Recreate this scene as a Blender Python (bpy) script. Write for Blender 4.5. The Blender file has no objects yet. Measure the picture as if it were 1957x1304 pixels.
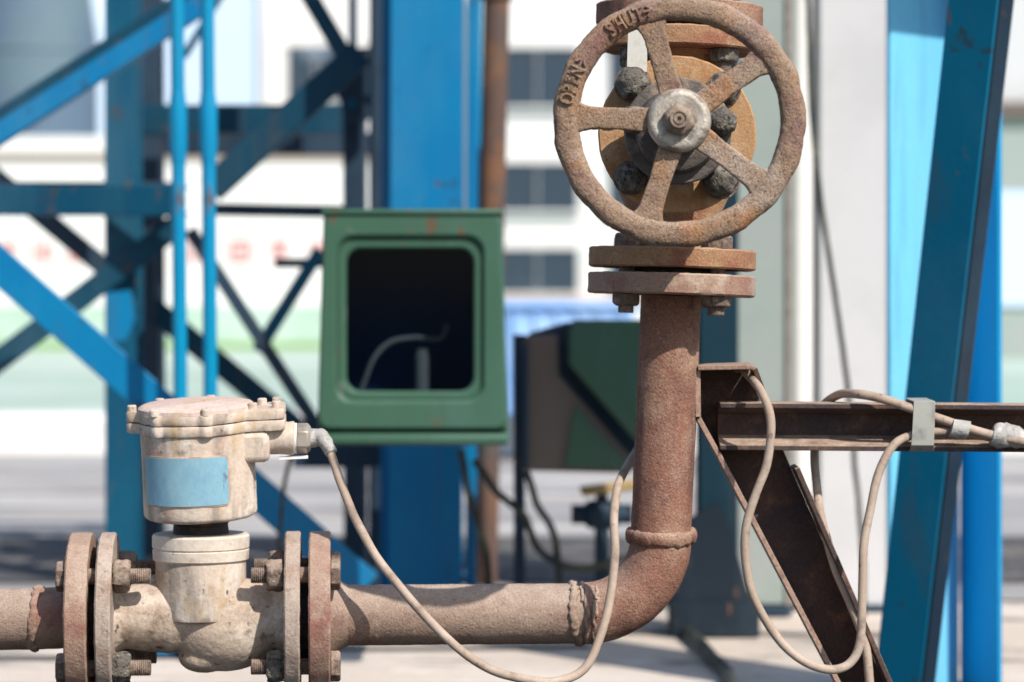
import bpy, bmesh, math, random
from mathutils import Vector, Matrix, noise, Quaternion

random.seed(7)
SC = bpy.context.scene
COL = SC.collection

# ------------------------------------------------------------------ camera, sky, sun, exposure
HC = 0.60                     # camera height above the ground
CY = -3.0                     # camera stands 3 m in front of the pipe
FPX = 5803.0                  # focal length in photo pixels (photo is 1957 x 1304)
HOR = 500.0                   # photo row of the horizon
cam_d = bpy.data.cameras.new("camera")
cam = bpy.data.objects.new("camera", cam_d)
COL.objects.link(cam)
cam.location = (0, CY, HC)
cam.rotation_euler = (math.radians(90), 0, 0)
cam_d.sensor_width = 36.0
cam_d.lens = FPX / 1957.0 * 36.0
cam_d.shift_y = (HOR - 652.0) / 1957.0
cam_d.clip_start = 0.05
cam_d.clip_end = 3000
cam_d.dof.use_dof = True
cam_d.dof.focus_distance = 2.84
cam_d.dof.aperture_fstop = 5.6
SC.camera = cam

SUN_EL, SUN_AZ = 44.0, 38.5   # azimuth to the right of the camera, behind it
S = Vector((math.cos(math.radians(SUN_EL)) * math.sin(math.radians(SUN_AZ)),
            -math.cos(math.radians(SUN_EL)) * math.cos(math.radians(SUN_AZ)),
            math.sin(math.radians(SUN_EL))))
W = bpy.data.worlds.new("World")
SC.world = W
W.use_nodes = True
wn = W.node_tree
sky = wn.nodes.new("ShaderNodeTexSky")
sky.sky_type = 'NISHITA'
sky.sun_disc = False
sky.sun_elevation = math.radians(SUN_EL)
sky.sun_rotation = math.atan2(S.x, S.y)
sky.dust_density = 1.2
sky.air_density = 1.0
wn.links.new(sky.outputs[0], wn.nodes["Background"].inputs[0])
wn.nodes["Background"].inputs[1].default_value = 0.115
sun_d = bpy.data.lights.new("sun", 'SUN')
sun_d.energy = 4.2
sun_d.angle = math.radians(0.5)
sun_d.color = (1.0, 0.945, 0.87)
sun = bpy.data.objects.new("sun", sun_d)
COL.objects.link(sun)
sun.rotation_euler = S.to_track_quat('Z', 'Y').to_euler()
sun.location = (3, -6, 8)
SC.view_settings.view_transform = 'Standard'
SC.view_settings.look = 'None'
SC.view_settings.exposure = 0.36
SC.view_settings.gamma = 1.0

# ------------------------------------------------------------------ helpers
def P(px, py, d):
    return Vector(((px - 978.5) * d / FPX, CY + d, HC + (HOR - py) * d / FPX))

def mm(px, d):
    return px * d / FPX

def frame(t, ref=Vector((0, 0, 1))):
    t = Vector(t).normalized()
    if abs(t.dot(ref)) > 0.99:
        ref = Vector((0, 1, 0))
    a = t.cross(ref).normalized()
    b = a.cross(t).normalized()
    return t, a, b

class MB:
    def __init__(self):
        self.v = []
        self.f = []
    def ring_faces(self, a, b, n, closed=True):
        m = n if closed else n - 1
        for i in range(m):
            j = (i + 1) % n
            self.f.append((a + i, a + j, b + j, b + i))
    def loft(self, rings, close_path=False, cap=True):
        n = len(rings[0])
        base = []
        for r in rings:
            base.append(len(self.v))
            self.v += [Vector(p) for p in r]
        for k in range(len(rings) - 1):
            self.ring_faces(base[k], base[k + 1], n)
        if close_path:
            self.ring_faces(base[-1], base[0], n)
        elif cap:
            self.f.append(tuple(base[0] + i for i in reversed(range(n))))
            self.f.append(tuple(base[-1] + i for i in range(n)))
        return self
    def lathe(self, o, axis, prof, seg=48, cap=True):
        t, a, b = frame(axis)
        o = Vector(o)
        rings = []
        for (h, r) in prof:
            r = max(r, 1e-5)
            rings.append([o + t * h + a * (r * math.cos(2 * math.pi * i / seg)) + b * (r * math.sin(2 * math.pi * i / seg))
                          for i in range(seg)])
        return self.loft(rings, cap=cap)
    def cyl(self, p0, p1, r, seg=32, r1=None):
        p0 = Vector(p0); p1 = Vector(p1)
        return self.lathe(p0, p1 - p0, [(0, r), ((p1 - p0).length, r if r1 is None else r1)], seg)
    def hexp(self, o, axis, r, h, rot=0.0, ch=0.0015):
        t, a, b = frame(axis)
        o = Vector(o)
        def ring(hh, rr):
            return [o + t * hh + a * (rr * math.cos(rot + math.pi / 3 * i)) + b * (rr * math.sin(rot + math.pi / 3 * i)) for i in range(6)]
        return self.loft([ring(0, r), ring(h - ch, r), ring(h, r - ch * 1.2)])
    def box(self, c, X, Y, Z):
        c = Vector(c)
        k = len(self.v)
        for sx in (-1, 1):
            for sy in (-1, 1):
                for sz in (-1, 1):
                    self.v.append(c + X * sx + Y * sy + Z * sz)
        for q in ((0, 1, 3, 2), (4, 6, 7, 5), (0, 4, 5, 1), (2, 3, 7, 6), (0, 2, 6, 4), (1, 5, 7, 3)):
            self.f.append(tuple(k + i for i in q))
        return self
    def abox(self, x0, x1, y0, y1, z0, z1):
        return self.box(((x0 + x1) / 2, (y0 + y1) / 2, (z0 + z1) / 2),
                        Vector(((x1 - x0) / 2, 0, 0)), Vector((0, (y1 - y0) / 2, 0)), Vector((0, 0, (z1 - z0) / 2)))
    def prism(self, poly, ext):
        ext = Vector(ext)
        a = [Vector(p) for p in poly]
        return self.loft([a, [p + ext for p in a]])
    def section(self, p0, p1, prof, ref=Vector((0, -1, 0))):
        """extrude a 2-D outline (side, towards-viewer) from p0 to p1"""
        p0 = Vector(p0); p1 = Vector(p1)
        t = (p1 - p0).normalized()
        s = ref.cross(t).normalized()
        n = t.cross(s).normalized()
        if n.dot(ref) < 0:
            n = -n
        r0 = [p0 + s * x + n * y for x, y in prof]
        r1 = [p1 + s * x + n * y for x, y in prof]
        return self.loft([r0, r1])
    def tube(self, pts, r, seg=14, res=10, noise_amp=0.0, smooth=True):
        pts = [Vector(p) for p in pts]
        if smooth:
            pts = spline(pts, res)
        ts = []
        for i in range(len(pts)):
            a = pts[max(0, i - 1)]; b = pts[min(len(pts) - 1, i + 1)]
            ts.append((b - a).normalized())
        t, a, b = frame(ts[0])
        rings = []
        L = 0
        for i, p in enumerate(pts):
            if i:
                q = ts[i - 1].rotation_difference(ts[i])
                a = (q @ a).normalized()
                L += (p - pts[i - 1]).length
            b = ts[i].cross(a).normalized()
            rr = r(i / (len(pts) - 1)) if callable(r) else r
            if noise_amp:
                rr *= 1 + noise_amp * noise.noise(Vector((L * 40, 3.1, 0)))
            w_ = r if not callable(r) else rr
            p = p + Vector((noise.noise(Vector((L * 22, 1, 0))), noise.noise(Vector((L * 22, 7, 3))), noise.noise(Vector((L * 22, 4, 8))))) * (w_ * .35)
            rings.append([p + a * (rr * math.cos(2 * math.pi * k / seg)) + b * (rr * math.sin(2 * math.pi * k / seg)) for k in range(seg)])
        return self.loft(rings)
    def displace(self, amp, scale, amp2=0.0, scale2=1.0, start=0):
        """rough the surface along its own normals"""
        me = bpy.data.meshes.new("tmp")
        me.from_pydata([tuple(v) for v in self.v], [], self.f)
        me.update()
        ns = [Vector(x.normal) for x in me.vertices]
        bpy.data.meshes.remove(me)
        for i in range(start, len(self.v)):
            p = self.v[i]
            d = amp * noise.noise(p * scale)
            if amp2:
                d += amp2 * noise.noise(p * scale2 + Vector((9, 5, 2)))
            self.v[i] = p + ns[i] * d
        return self

def spline(pts, res):
    out = []
    n = len(pts)
    for i in range(n - 1):
        p0 = pts[max(i - 1, 0)]; p1 = pts[i]; p2 = pts[i + 1]; p3 = pts[min(i + 2, n - 1)]
        for k in range(res):
            t = k / res
            out.append(0.5 * ((2 * p1) + (p2 - p0) * t + (2 * p0 - 5 * p1 + 4 * p2 - p3) * t * t + (3 * p1 - p0 - 3 * p2 + p3) * t ** 3))
    out.append(pts[-1].copy())
    return out

def root_of(o):
    return o

def thing(name, label, cat, loc=(0, 0, 0), group=None):
    o = bpy.data.objects.new(name, None)
    COL.objects.link(o)
    o.location = loc
    o.empty_display_size = 0.05
    o['label'] = label
    o['category'] = cat
    if group:
        o['group'] = group
    return o

def wloc(o):
    v = Vector((0, 0, 0))
    while o is not None:
        v += Vector(o.location)
        o = o.parent
    return v

def obj(name, mb, mat, parent=None, bevel=0.0, sharp=35.0, label=None, origin=None):
    me = bpy.data.meshes.new(name)
    off = wloc(parent) if parent else (Vector(origin) if origin is not None else Vector((0, 0, 0)))
    me.from_pydata([tuple(v - off) for v in mb.v], [], mb.f)
    bm = bmesh.new()
    bm.from_mesh(me)
    bmesh.ops.recalc_face_normals(bm, faces=bm.faces)
    bm.to_mesh(me)
    bm.free()
    for p in me.polygons:
        p.use_smooth = True
    me.set_sharp_from_angle(angle=math.radians(sharp))
    me.materials.append(mat)
    o = bpy.data.objects.new(name, me)
    COL.objects.link(o)
    if parent:
        o.parent = parent
    elif origin is not None:
        o.location = off
    if bevel:
        m = o.modifiers.new("bevel", 'BEVEL')
        m.width = bevel
        m.segments = 2
        m.limit_method = 'ANGLE'
        m.angle_limit = math.radians(40)
        m.harden_normals = False
    if label:
        o['label'] = label
    return o

def tag(o, label, cat, group=None):
    o['label'] = label
    o['category'] = cat
    if group:
        o['group'] = group
    return o

def struct(o):
    o['kind'] = 'structure'
    return o

# ------------------------------------------------------------------ materials
def lin(r, g, b):
    def c(x):
        x /= 255.0
        return x / 12.92 if x <= 0.04045 else ((x + 0.055) / 1.055) ** 2.4
    return (c(r), c(g), c(b), 1.0)

def mat(name, base, layers=(), grain=None, bumps=(), rough=0.8, metal=0.0, dust=None, spec=0.3, coat=0.0, stretch=None):
    """base colour; layers = (colour, scale, lo, hi[, strength]) noise patches; grain = (scale, amount);
    bumps = (scale, distance); dust = (colour, amount) lying on upward faces"""
    m = bpy.data.materials.new(name)
    m.use_nodes = True
    nt = m.node_tree
    N, L = nt.nodes, nt.links
    bs = N["Principled BSDF"]
    tc = N.new("ShaderNodeTexCoord")
    co = tc.outputs["Object"]
    if stretch:
        mp = N.new("ShaderNodeMapping")
        mp.inputs["Scale"].default_value = stretch
        L.new(co, mp.inputs[0])
        co = mp.outputs[0]
    cur = None
    def rgb(c):
        n = N.new("ShaderNodeRGB")
        n.outputs[0].default_value = c
        return n.outputs[0]
    cur = rgb(base)
    def mix(fac, a, b, mode='MIX'):
        n = N.new("ShaderNodeMix")
        n.data_type = 'RGBA'
        n.blend_type = mode
        n.clamp_factor = True
        if hasattr(fac, 'type'):
            L.new(fac, n.inputs[0])
        else:
            n.inputs[0].default_value = fac
        L.new(a, n.inputs[6])
        L.new(b, n.inputs[7])
        return n.outputs[2]
    def nz(scale, k, detail=5.0, rg=0.6, st=None):
        mp = N.new("ShaderNodeMapping")
        if st:
            mp.inputs["Scale"].default_value = st
        mp.inputs["Location"].default_value = (3.7 * k, 1.3 * k, 7.9 * k)
        L.new(co, mp.inputs[0])
        n = N.new("ShaderNodeTexNoise")
        n.inputs["Scale"].default_value = scale
        n.inputs["Detail"].default_value = detail
        n.inputs["Roughness"].default_value = rg
        L.new(mp.outputs[0], n.inputs[0])
        return n.outputs[0]
    def rng(x, lo, hi, a=0.0, b=1.0):
        n = N.new("ShaderNodeMapRange")
        n.inputs[1].default_value = lo
        n.inputs[2].default_value = hi
        n.inputs[3].default_value = a
        n.inputs[4].default_value = b
        L.new(x, n.inputs[0])
        return n.outputs[0]
    for k, ly in enumerate(layers):
        c, sc, lo, hi = ly[:4]
        st = ly[4] if len(ly) > 4 else 1.0
        cur = mix(rng(nz(sc, k + 1, st=ly[5] if len(ly) > 5 else None), lo, hi, 0.0, st), cur, rgb(c))
    if dust:
        g = N.new("ShaderNodeNewGeometry")
        sp = N.new("ShaderNodeSeparateXYZ")
        L.new(g.outputs["Normal"], sp.inputs[0])
        a = rng(sp.outputs[2], 0.0, 0.9, 0.0, dust[1])
        n2 = rng(nz(60, 21), 0.3, 0.6, 0.35, 1.0)
        mu = N.new("ShaderNodeMath")
        mu.operation = 'MULTIPLY'
        L.new(a, mu.inputs[0])
        L.new(n2, mu.inputs[1])
        cur = mix(mu.outputs[0], cur, rgb(dust[0]))
    if grain:
        gsc, am = grain
        g = rng(nz(gsc, 31, 3.0, 0.7), 0.3, 0.7, 1.0 - am, 1.0 + am)
        cb = N.new("ShaderNodeCombineColor")
        for i in range(3):
            L.new(g, cb.inputs[i])
        cur = mix(1.0, cur, cb.outputs[0], 'MULTIPLY')
    L.new(cur, bs.inputs["Base Color"])
    bs.inputs["Roughness"].default_value = rough
    bs.inputs["Metallic"].default_value = metal
    bs.inputs["Specular IOR Level"].default_value = spec
    bs.inputs["Coat Weight"].default_value = coat
    last = None
    for k, (sc, dist) in enumerate(bumps):
        b = N.new("ShaderNodeBump")
        b.inputs["Strength"].default_value = 1.0
        b.inputs["Distance"].default_value = dist
        L.new(nz(sc, 41 + k, 4.0, 0.65), b.inputs["Height"])
        if last:
            L.new(last, b.inputs["Normal"])
        last = b.outputs[0]
    if last:
        L.new(last, bs.inputs["Normal"])
    return m

DUST = (0.46, 0.35, 0.28, 1)
M = {}
M['rust_pipe'] = mat("rust_pipe", (0.265, 0.128, 0.088, 1),
    layers=[((0.37, 0.235, 0.16, 1), 11, 0.48, 0.60, 0.85), ((0.19, 0.095, 0.070, 1), 20, 0.50, 0.62, 0.8), ((0.115, 0.06, 0.05, 1), 30, 0.55, 0.66, 0.6, (1, 1, .22)), ((0.44, 0.34, 0.28, 1), 8, 0.54, 0.68, 0.55, (1, 1, .35)), ((0.42, 0.32, 0.26, 1), 300, 0.58, 0.70, 0.6),
            ((0.09, 0.055, 0.055, 1), 380, 0.57, 0.67, 0.75), ((0.13, 0.08, 0.07, 1), 55, 0.62, 0.70, 0.6)],
    grain=(560, 0.34), bumps=[(420, 0.0017), (120, 0.0009)], rough=0.9, dust=(DUST, 0.6), spec=0.2)
M['dust_pipe'] = mat("dusty_pipe", (0.255, 0.172, 0.130, 1),
    layers=[((0.32, 0.232, 0.178, 1), 9, 0.45, 0.62), ((0.20, 0.115, 0.095, 1), 35, 0.53, 0.68, 0.8), ((0.16, 0.12, 0.105, 1), 7, 0.54, 0.66, 0.45), ((0.46, 0.38, 0.32, 1), 160, 0.62, 0.72, 0.5),
            ((0.08, 0.055, 0.05, 1), 300, 0.60, 0.70, 0.75), ((0.62, 0.54, 0.46, 1), 38, 0.70, 0.73, 0.8, (.9, .9, .35))],
    grain=(560, 0.28), bumps=[(400, 0.0010), (90, 0.0008)], rough=0.9, dust=((0.45, 0.36, 0.295, 1), 0.8), spec=0.2)
M['flange_rust'] = mat("flange_rust", (0.32, 0.21, 0.155, 1),
    layers=[((0.25, 0.115, 0.088, 1), 18, 0.48, 0.62, 0.9), ((0.46, 0.36, 0.28, 1), 25, 0.52, 0.66, 0.8), ((0.10, 0.06, 0.06, 1), 260, 0.60, 0.70, 0.6)],
    grain=(500, 0.20), bumps=[(350, 0.0012), (60, 0.0007)], rough=0.88, dust=(DUST, 0.5), spec=0.2)
M['valve_flange'] = mat("valve_flange", (0.335, 0.190, 0.105, 1),
    layers=[((0.25, 0.105, 0.065, 1), 22, 0.48, 0.62, 0.9), ((0.42, 0.30, 0.18, 1), 30, 0.55, 0.66, 0.7), ((0.08, 0.045, 0.04, 1), 260, 0.60, 0.70, 0.7)],
    grain=(520, 0.26), bumps=[(380, 0.0013), (70, 0.0008)], rough=0.9, dust=(DUST, 0.35), spec=0.2)
M['wheel'] = mat("cast_wheel", (0.280, 0.190, 0.128, 1),
    layers=[((0.38, 0.18, 0.075, 1), 14, 0.51, 0.65, 0.8), ((0.20, 0.105, 0.095, 1), 24, 0.52, 0.64, 0.75), ((0.38, 0.30, 0.235, 1), 18, 0.53, 0.67, 0.8),
            ((0.06, 0.042, 0.038, 1), 380, 0.56, 0.66, 0.8)],
    grain=(560, 0.38), bumps=[(430, 0.0017), (150, 0.0008)], rough=0.9, dust=((0.44, 0.35, 0.28, 1), 0.5), spec=0.2)
M['bonnet'] = mat("orange_rust", (0.40, 0.235, 0.120, 1),
    layers=[((0.36, 0.17, 0.07, 1), 20, 0.50, 0.66, 0.85), ((0.50, 0.36, 0.22, 1), 28, 0.52, 0.68, 0.8), ((0.12, 0.06, 0.04, 1), 180, 0.62, 0.72, 0.6)],
    grain=(420, 0.16), bumps=[(300, 0.0010)], rough=0.88, spec=0.2)
M['cream'] = mat("dirty_cream_paint", (0.58, 0.475, 0.385, 1),
    layers=[((0.72, 0.66, 0.59, 1), 16, 0.48, 0.62, 0.8), ((0.44, 0.30, 0.19, 1), 22, 0.52, 0.64, 0.8), ((0.27, 0.225, 0.185, 1), 34, 0.51, 0.63, 0.8, (1, 1, .18)), ((0.50, 0.36, 0.20, 1), 48, 0.56, 0.66, 0.7, (1, 1, .3)), ((0.20, 0.16, 0.13, 1), 60, 0.60, 0.70, 0.7),
            ((0.06, 0.05, 0.045, 1), 80, 0.655, 0.70, 0.85), ((0.62, 0.38, 0.28, 1), 30, 0.60, 0.68, 0.6)],
    grain=(240, 0.12), bumps=[(220, 0.0005), (60, 0.0006)], rough=0.7, dust=((0.56, 0.45, 0.37, 1), 0.5), spec=0.35)
M['cream_body'] = mat("muddy_cream_casting", (0.44, 0.345, 0.265, 1),
    layers=[((0.60, 0.52, 0.44, 1), 14, 0.48, 0.60, 0.8), ((0.29, 0.19, 0.135, 1), 20, 0.50, 0.66, 0.75), ((0.15, 0.105, 0.08, 1), 60, 0.56, 0.68, 0.75),
            ((0.045, 0.04, 0.035, 1), 100, 0.63, 0.69, 0.85)],
    grain=(260, 0.18), bumps=[(240, 0.0009), (50, 0.0010)], rough=0.78, dust=((0.52, 0.41, 0.33, 1), 0.5), spec=0.3)
M['flange_grey'] = mat("dusty_grey_flange", (0.36, 0.285, 0.235, 1),
    layers=[((0.45, 0.38, 0.32, 1), 18, 0.46, 0.62, 0.8), ((0.25, 0.155, 0.115, 1), 26, 0.52, 0.66, 0.8), ((0.10, 0.075, 0.065, 1), 120, 0.60, 0.70, 0.7)],
    grain=(420, 0.18), bumps=[(300, 0.001), (60, 0.0008)], rough=0.88, dust=(DUST, 0.4), spec=0.2)
M['cap_metal'] = mat("worn_ring_paint", (0.58, 0.49, 0.40, 1),
    layers=[((0.70, 0.63, 0.55, 1), 12, 0.46, 0.62, 0.8), ((0.40, 0.28, 0.2, 1), 30, 0.58, 0.68, 0.7), ((0.06, 0.05, 0.045, 1), 120, 0.67, 0.71, 0.8)],
    grain=(240, 0.10), bumps=[(200, 0.0004)], rough=0.6, spec=0.4)
M['lid_top'] = mat("pinkish_lid_dust", (0.56, 0.42, 0.36, 1),
    layers=[((0.66, 0.53, 0.48, 1), 14, 0.46, 0.62, 0.8), ((0.50, 0.35, 0.2, 1), 24, 0.52, 0.66, 0.7), ((0.12, 0.08, 0.07, 1), 90, 0.66, 0.72, 0.8)],
    grain=(220, 0.14), bumps=[(180, 0.0007)], rough=0.85)
M['dark_neck'] = mat("black_greasy_neck", (0.035, 0.03, 0.03, 1), layers=[((0.12, 0.06, 0.04, 1), 60, 0.55, 0.66, 0.8)], bumps=[(220, 0.0015)], rough=0.7)
M['plate'] = mat("faded_blue_plate", (0.22, 0.40, 0.49, 1),
    layers=[((0.29, 0.49, 0.57, 1), 18, 0.46, 0.62, 0.7), ((0.13, 0.30, 0.44, 1), 26, 0.52, 0.66, 0.6), ((0.10, 0.10, 0.13, 1), 27, 0.66, 0.70, 0.8), ((0.32, 0.40, 0.44, 1), 130, 0.64, 0.70, 0.4)],
    grain=(300, 0.07), rough=0.55, stretch=(1, 1, 0.6))
M['plate_edge'] = mat("rusty_plate_edge", (0.42, 0.26, 0.18, 1), layers=[((0.55, 0.42, 0.33, 1), 60, 0.45, 0.6)], rough=0.8)
M['bolt'] = mat("rusty_bolt", (0.150, 0.105, 0.085, 1), layers=[((0.29, 0.22, 0.165, 1), 70, 0.46, 0.6), ((0.07, 0.05, 0.045, 1), 160, 0.56, 0.66, 0.8)],
    grain=(400, 0.25), bumps=[(300, 0.002)], rough=0.88, dust=(DUST, 0.5))
M['nut_mud'] = mat("greasy_grey_nut", (0.14, 0.125, 0.105, 1), layers=[((0.25, 0.22, 0.18, 1), 90, 0.48, 0.6), ((0.035, 0.035, 0.035, 1), 180, 0.54, 0.62, 0.9)],
    grain=(400, 0.3), bumps=[(260, 0.004)], rough=0.75)
M['hub'] = mat("worn_bright_hub", (0.38, 0.335, 0.28, 1), layers=[((0.52, 0.47, 0.40, 1), 40, 0.48, 0.62), ((0.22, 0.17, 0.12, 1), 90, 0.56, 0.66, 0.8), ((0.12, 0.11, 0.10, 1), 60, 0.57, 0.64, 0.7)],
    grain=(360, 0.15), bumps=[(160, 0.0012)], rough=0.5, metal=0.25, spec=0.5)
M['stem'] = mat("brown_stem_end", (0.22, 0.165, 0.125, 1), layers=[((0.33, 0.26, 0.20, 1), 70, 0.46, 0.62)], grain=(380, 0.2), bumps=[(260, 0.001)], rough=0.65, metal=0.2)
M['grime'] = mat("greasy_valve_neck", (0.10, 0.085, 0.075, 1), layers=[((0.36, 0.27, 0.20, 1), 30, 0.50, 0.64, 0.8)], bumps=[(200, 0.0015)], rough=0.5)
M['strip'] = mat("pale_sheet_strip", (0.56, 0.54, 0.48, 1), layers=[((0.42, 0.38, 0.31, 1), 60, 0.52, 0.66, 0.5)], grain=(300, 0.05), rough=0.6)
M['iron'] = mat("rusty_section", (0.085, 0.058, 0.050, 1), layers=[((0.20, 0.115, 0.075, 1), 36, 0.53, 0.66, 0.7), ((0.05, 0.042, 0.048, 1), 16, 0.46, 0.60, 0.8)],
    grain=(380, 0.25), bumps=[(300, 0.0012)], rough=0.85, dust=((0.46, 0.34, 0.26, 1), 0.95), spec=0.15)
M['iron_lit'] = mat("rusty_lit_edge", (0.36, 0.24, 0.18, 1), layers=[((0.16, 0.09, 0.07, 1), 60, 0.52, 0.66, 0.8)], grain=(380, 0.2), bumps=[(300, 0.001)], rough=0.85)  # paler rust: sunlight on the strut edges put into the colour
M['cable'] = mat("dusty_cable", (0.37, 0.28, 0.215, 1), layers=[((0.46, 0.37, 0.30, 1), 20, 0.46, 0.62), ((0.20, 0.15, 0.12, 1), 40, 0.56, 0.66, 0.7), ((0.10, 0.08, 0.07, 1), 130, 0.62, 0.70, 0.7)], grain=(320, 0.08), bumps=[(150, 0.0004)], rough=0.7)
M['cable_dark'] = mat("dark_cable", (0.03, 0.035, 0.03, 1), layers=[((0.10, 0.10, 0.06, 1), 12, 0.5, 0.65)], rough=0.6)
M['tape'] = mat("grey_tape", (0.36, 0.345, 0.32, 1), layers=[((0.50, 0.48, 0.45, 1), 60, 0.48, 0.6), ((0.2, 0.19, 0.18, 1), 120, 0.58, 0.66, 0.7)], bumps=[(140, 0.002)], rough=0.5)
M['strap'] = mat("pale_strap", (0.36, 0.36, 0.32, 1), layers=[((0.24, 0.24, 0.23, 1), 50, 0.5, 0.66)], rough=0.5)
M['zinc'] = mat("zinc_fitting", (0.42, 0.37, 0.32, 1), layers=[((0.30, 0.24, 0.19, 1), 60, 0.5, 0.64)], rough=0.45, metal=0.4)
M['white_tab'] = mat("white_tab", (0.8, 0.78, 0.74, 1), rough=0.5)
def paint(name, c, c2, c3=None, rough=0.42):
    fade = tuple(0.72 * x + 0.28 * y for x, y in zip(c2[:3], (0.16, 0.24, 0.30))) + (1,)
    dirt = tuple(0.55 * x + 0.45 * y for x, y in zip(c[:3], (0.07, 0.055, 0.045))) + (1,)
    ly = [(c2, 3.5, 0.45, 0.66, 0.8), (fade, 5.0, 0.50, 0.70, 0.55, (1, 1, .3)), (dirt, 22, 0.56, 0.70, 0.6, (1, 1, .10))]
    if c3:
        ly += [(c3, 22, 0.64, 0.70, 0.8), ((0.14, 0.07, 0.04, 1), 34, 0.66, 0.71, 0.8, (1, 1, .35))]
    return mat(name, c, layers=ly, grain=(160, 0.06), rough=rough, spec=0.22)
M['blue'] = paint("blue_steel_paint", (0.001, 0.155, 0.35, 1), (0.001, 0.19, 0.38, 1), (0.02, 0.07, 0.13, 1))
M['blue_tube'] = paint("bright_blue_tube_paint", (0.001, 0.22, 0.42, 1), (0.001, 0.26, 0.46, 1), (0.03, 0.10, 0.14, 1))
M['sunlit_blue'] = paint("sunlit_leg_paint", (0.17, 0.55, 0.78, 1), (0.20, 0.58, 0.80, 1))  # sunlit look of the left leg put into a paler blue
M['brace_shaded'] = paint("shaded_brace_paint", (0.0005, 0.125, 0.235, 1), (0.0005, 0.14, 0.255, 1), (0.03, 0.05, 0.06, 1), 0.5)  # the brace's shade is put into this deeper teal
M['teal_shaded'] = paint("shaded_teal_paint", (0.002, 0.042, 0.078, 1), (0.003, 0.055, 0.095, 1), (0.05, 0.05, 0.05, 1), 0.55)  # shade on lattice members painted in as darker teal
M['dark_base'] = paint("dark_base_paint", (0.008, 0.016, 0.026, 1), (0.012, 0.022, 0.034, 1), (0.04, 0.04, 0.04, 1), 0.7)
M['teal_dark'] = paint("dark_teal_paint", (0.003, 0.024, 0.040, 1), (0.004, 0.030, 0.048, 1), (0.05, 0.05, 0.05, 1), 0.6)
M['blue_light'] = paint("light_blue_steel_paint", (0.003, 0.27, 0.55, 1), (0.004, 0.31, 0.60, 1))
M['teal'] = paint("teal_steel_paint", (0.002, 0.068, 0.130, 1), (0.003, 0.09, 0.155, 1), (0.06, 0.06, 0.06, 1), 0.5)  # darker than the bright blue, includes shade on lattice members
M['slate'] = paint("slate_shade_steel", (0.016, 0.035, 0.062, 1), (0.028, 0.055, 0.085, 1), (0.08, 0.06, 0.05, 1), 0.6)  # dark tone also carries painted shade on lattice members and rear column
M['green'] = paint("green_box_paint", (0.046, 0.112, 0.072, 1), (0.058, 0.132, 0.088, 1), (0.15, 0.17, 0.14, 1), 0.5)
M['green_dark'] = paint("dark_green_paint", (0.048, 0.105, 0.070, 1), (0.06, 0.12, 0.08, 1), None, 0.6)
M['brown'] = paint("brown_grey_side", (0.15, 0.115, 0.10, 1), (0.11, 0.115, 0.09, 1), None, 0.75)
M['navy'] = mat("navy_shade_inside", (0.024, 0.085, 0.165, 1), rough=0.9, spec=0.1)  # bluish shade of the recess put into the colour
M['white'] = mat("white_paint", (0.77, 0.755, 0.735, 1), layers=[((0.70, 0.685, 0.66, 1), 1.6, 0.5, 0.7, 0.7)], grain=(30, 0.03), rough=0.6)
M['post_white'] = mat("white_post_paint", (0.56, 0.56, 0.57, 1), layers=[((0.50, 0.50, 0.51, 1), 5, 0.46, 0.66, 0.8), ((0.40, 0.36, 0.32, 1), 30, 0.66, 0.74, 0.5)], grain=(120, 0.03), rough=0.55)
M['grey_green'] = mat("grey_green_panel", (0.30, 0.355, 0.325, 1), layers=[((0.33, 0.35, 0.34, 1), 3, 0.45, 0.6, 0.8), ((0.26, 0.31, 0.285, 1), 9, 0.55, 0.7, 0.6)], grain=(90, 0.04), rough=0.5)
M['mint'] = mat("mint_painted_floor", (0.38, 0.50, 0.42, 1), layers=[((0.50, 0.60, 0.54, 1), 0.5, 0.42, 0.6), ((0.45, 0.52, 0.42, 1), 2.2, 0.54, 0.68, 0.6)], rough=0.6)
M['mint_wall'] = mat("mint_dado", (0.40, 0.53, 0.44, 1), layers=[((0.48, 0.60, 0.52, 1), 1.5, 0.45, 0.6)], rough=0.7)
M['green_line'] = mat("green_skirting", (0.22, 0.36, 0.12, 1), rough=0.7)
M['red'] = mat("red_wall_lettering", (0.62, 0.06, 0.06, 1), rough=0.6)
M['ground'] = mat("beige_concrete", (0.56, 0.475, 0.40, 1), layers=[((0.66, 0.58, 0.51, 1), 0.9, 0.44, 0.6, 0.9), ((0.30, 0.28, 0.26, 1), 1.8, 0.52, 0.60, 0.8), ((0.18, 0.165, 0.15, 1), 6, 0.57, 0.65, 0.75), ((0.72, 0.64, 0.56, 1), 9, 0.58, 0.66, 0.7)],
    grain=(40, 0.10), bumps=[(60, 0.003)], rough=0.9, stretch=(0.7, 1.6, 1))
M['road'] = mat("grey_road", (0.34, 0.33, 0.325, 1), layers=[((0.50, 0.48, 0.46, 1), 0.9, 0.48, 0.58, 0.9), ((0.20, 0.20, 0.20, 1), 1.5, 0.52, 0.60, 0.85), ((0.40, 0.33, 0.27, 1), 3.0, 0.56, 0.64, 0.8), ((0.12, 0.12, 0.12, 1), 5.0, 0.60, 0.66, 0.7)],
    grain=(40, 0.10), rough=0.85, stretch=(0.35, 2.0, 1))
M['dark_ground'] = mat("dark_ground_mat", (0.045, 0.045, 0.048, 1), layers=[((0.065, 0.062, 0.06, 1), 3, 0.5, 0.62)], grain=(60, 0.2), bumps=[(160, 0.004)], rough=0.9)
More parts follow.
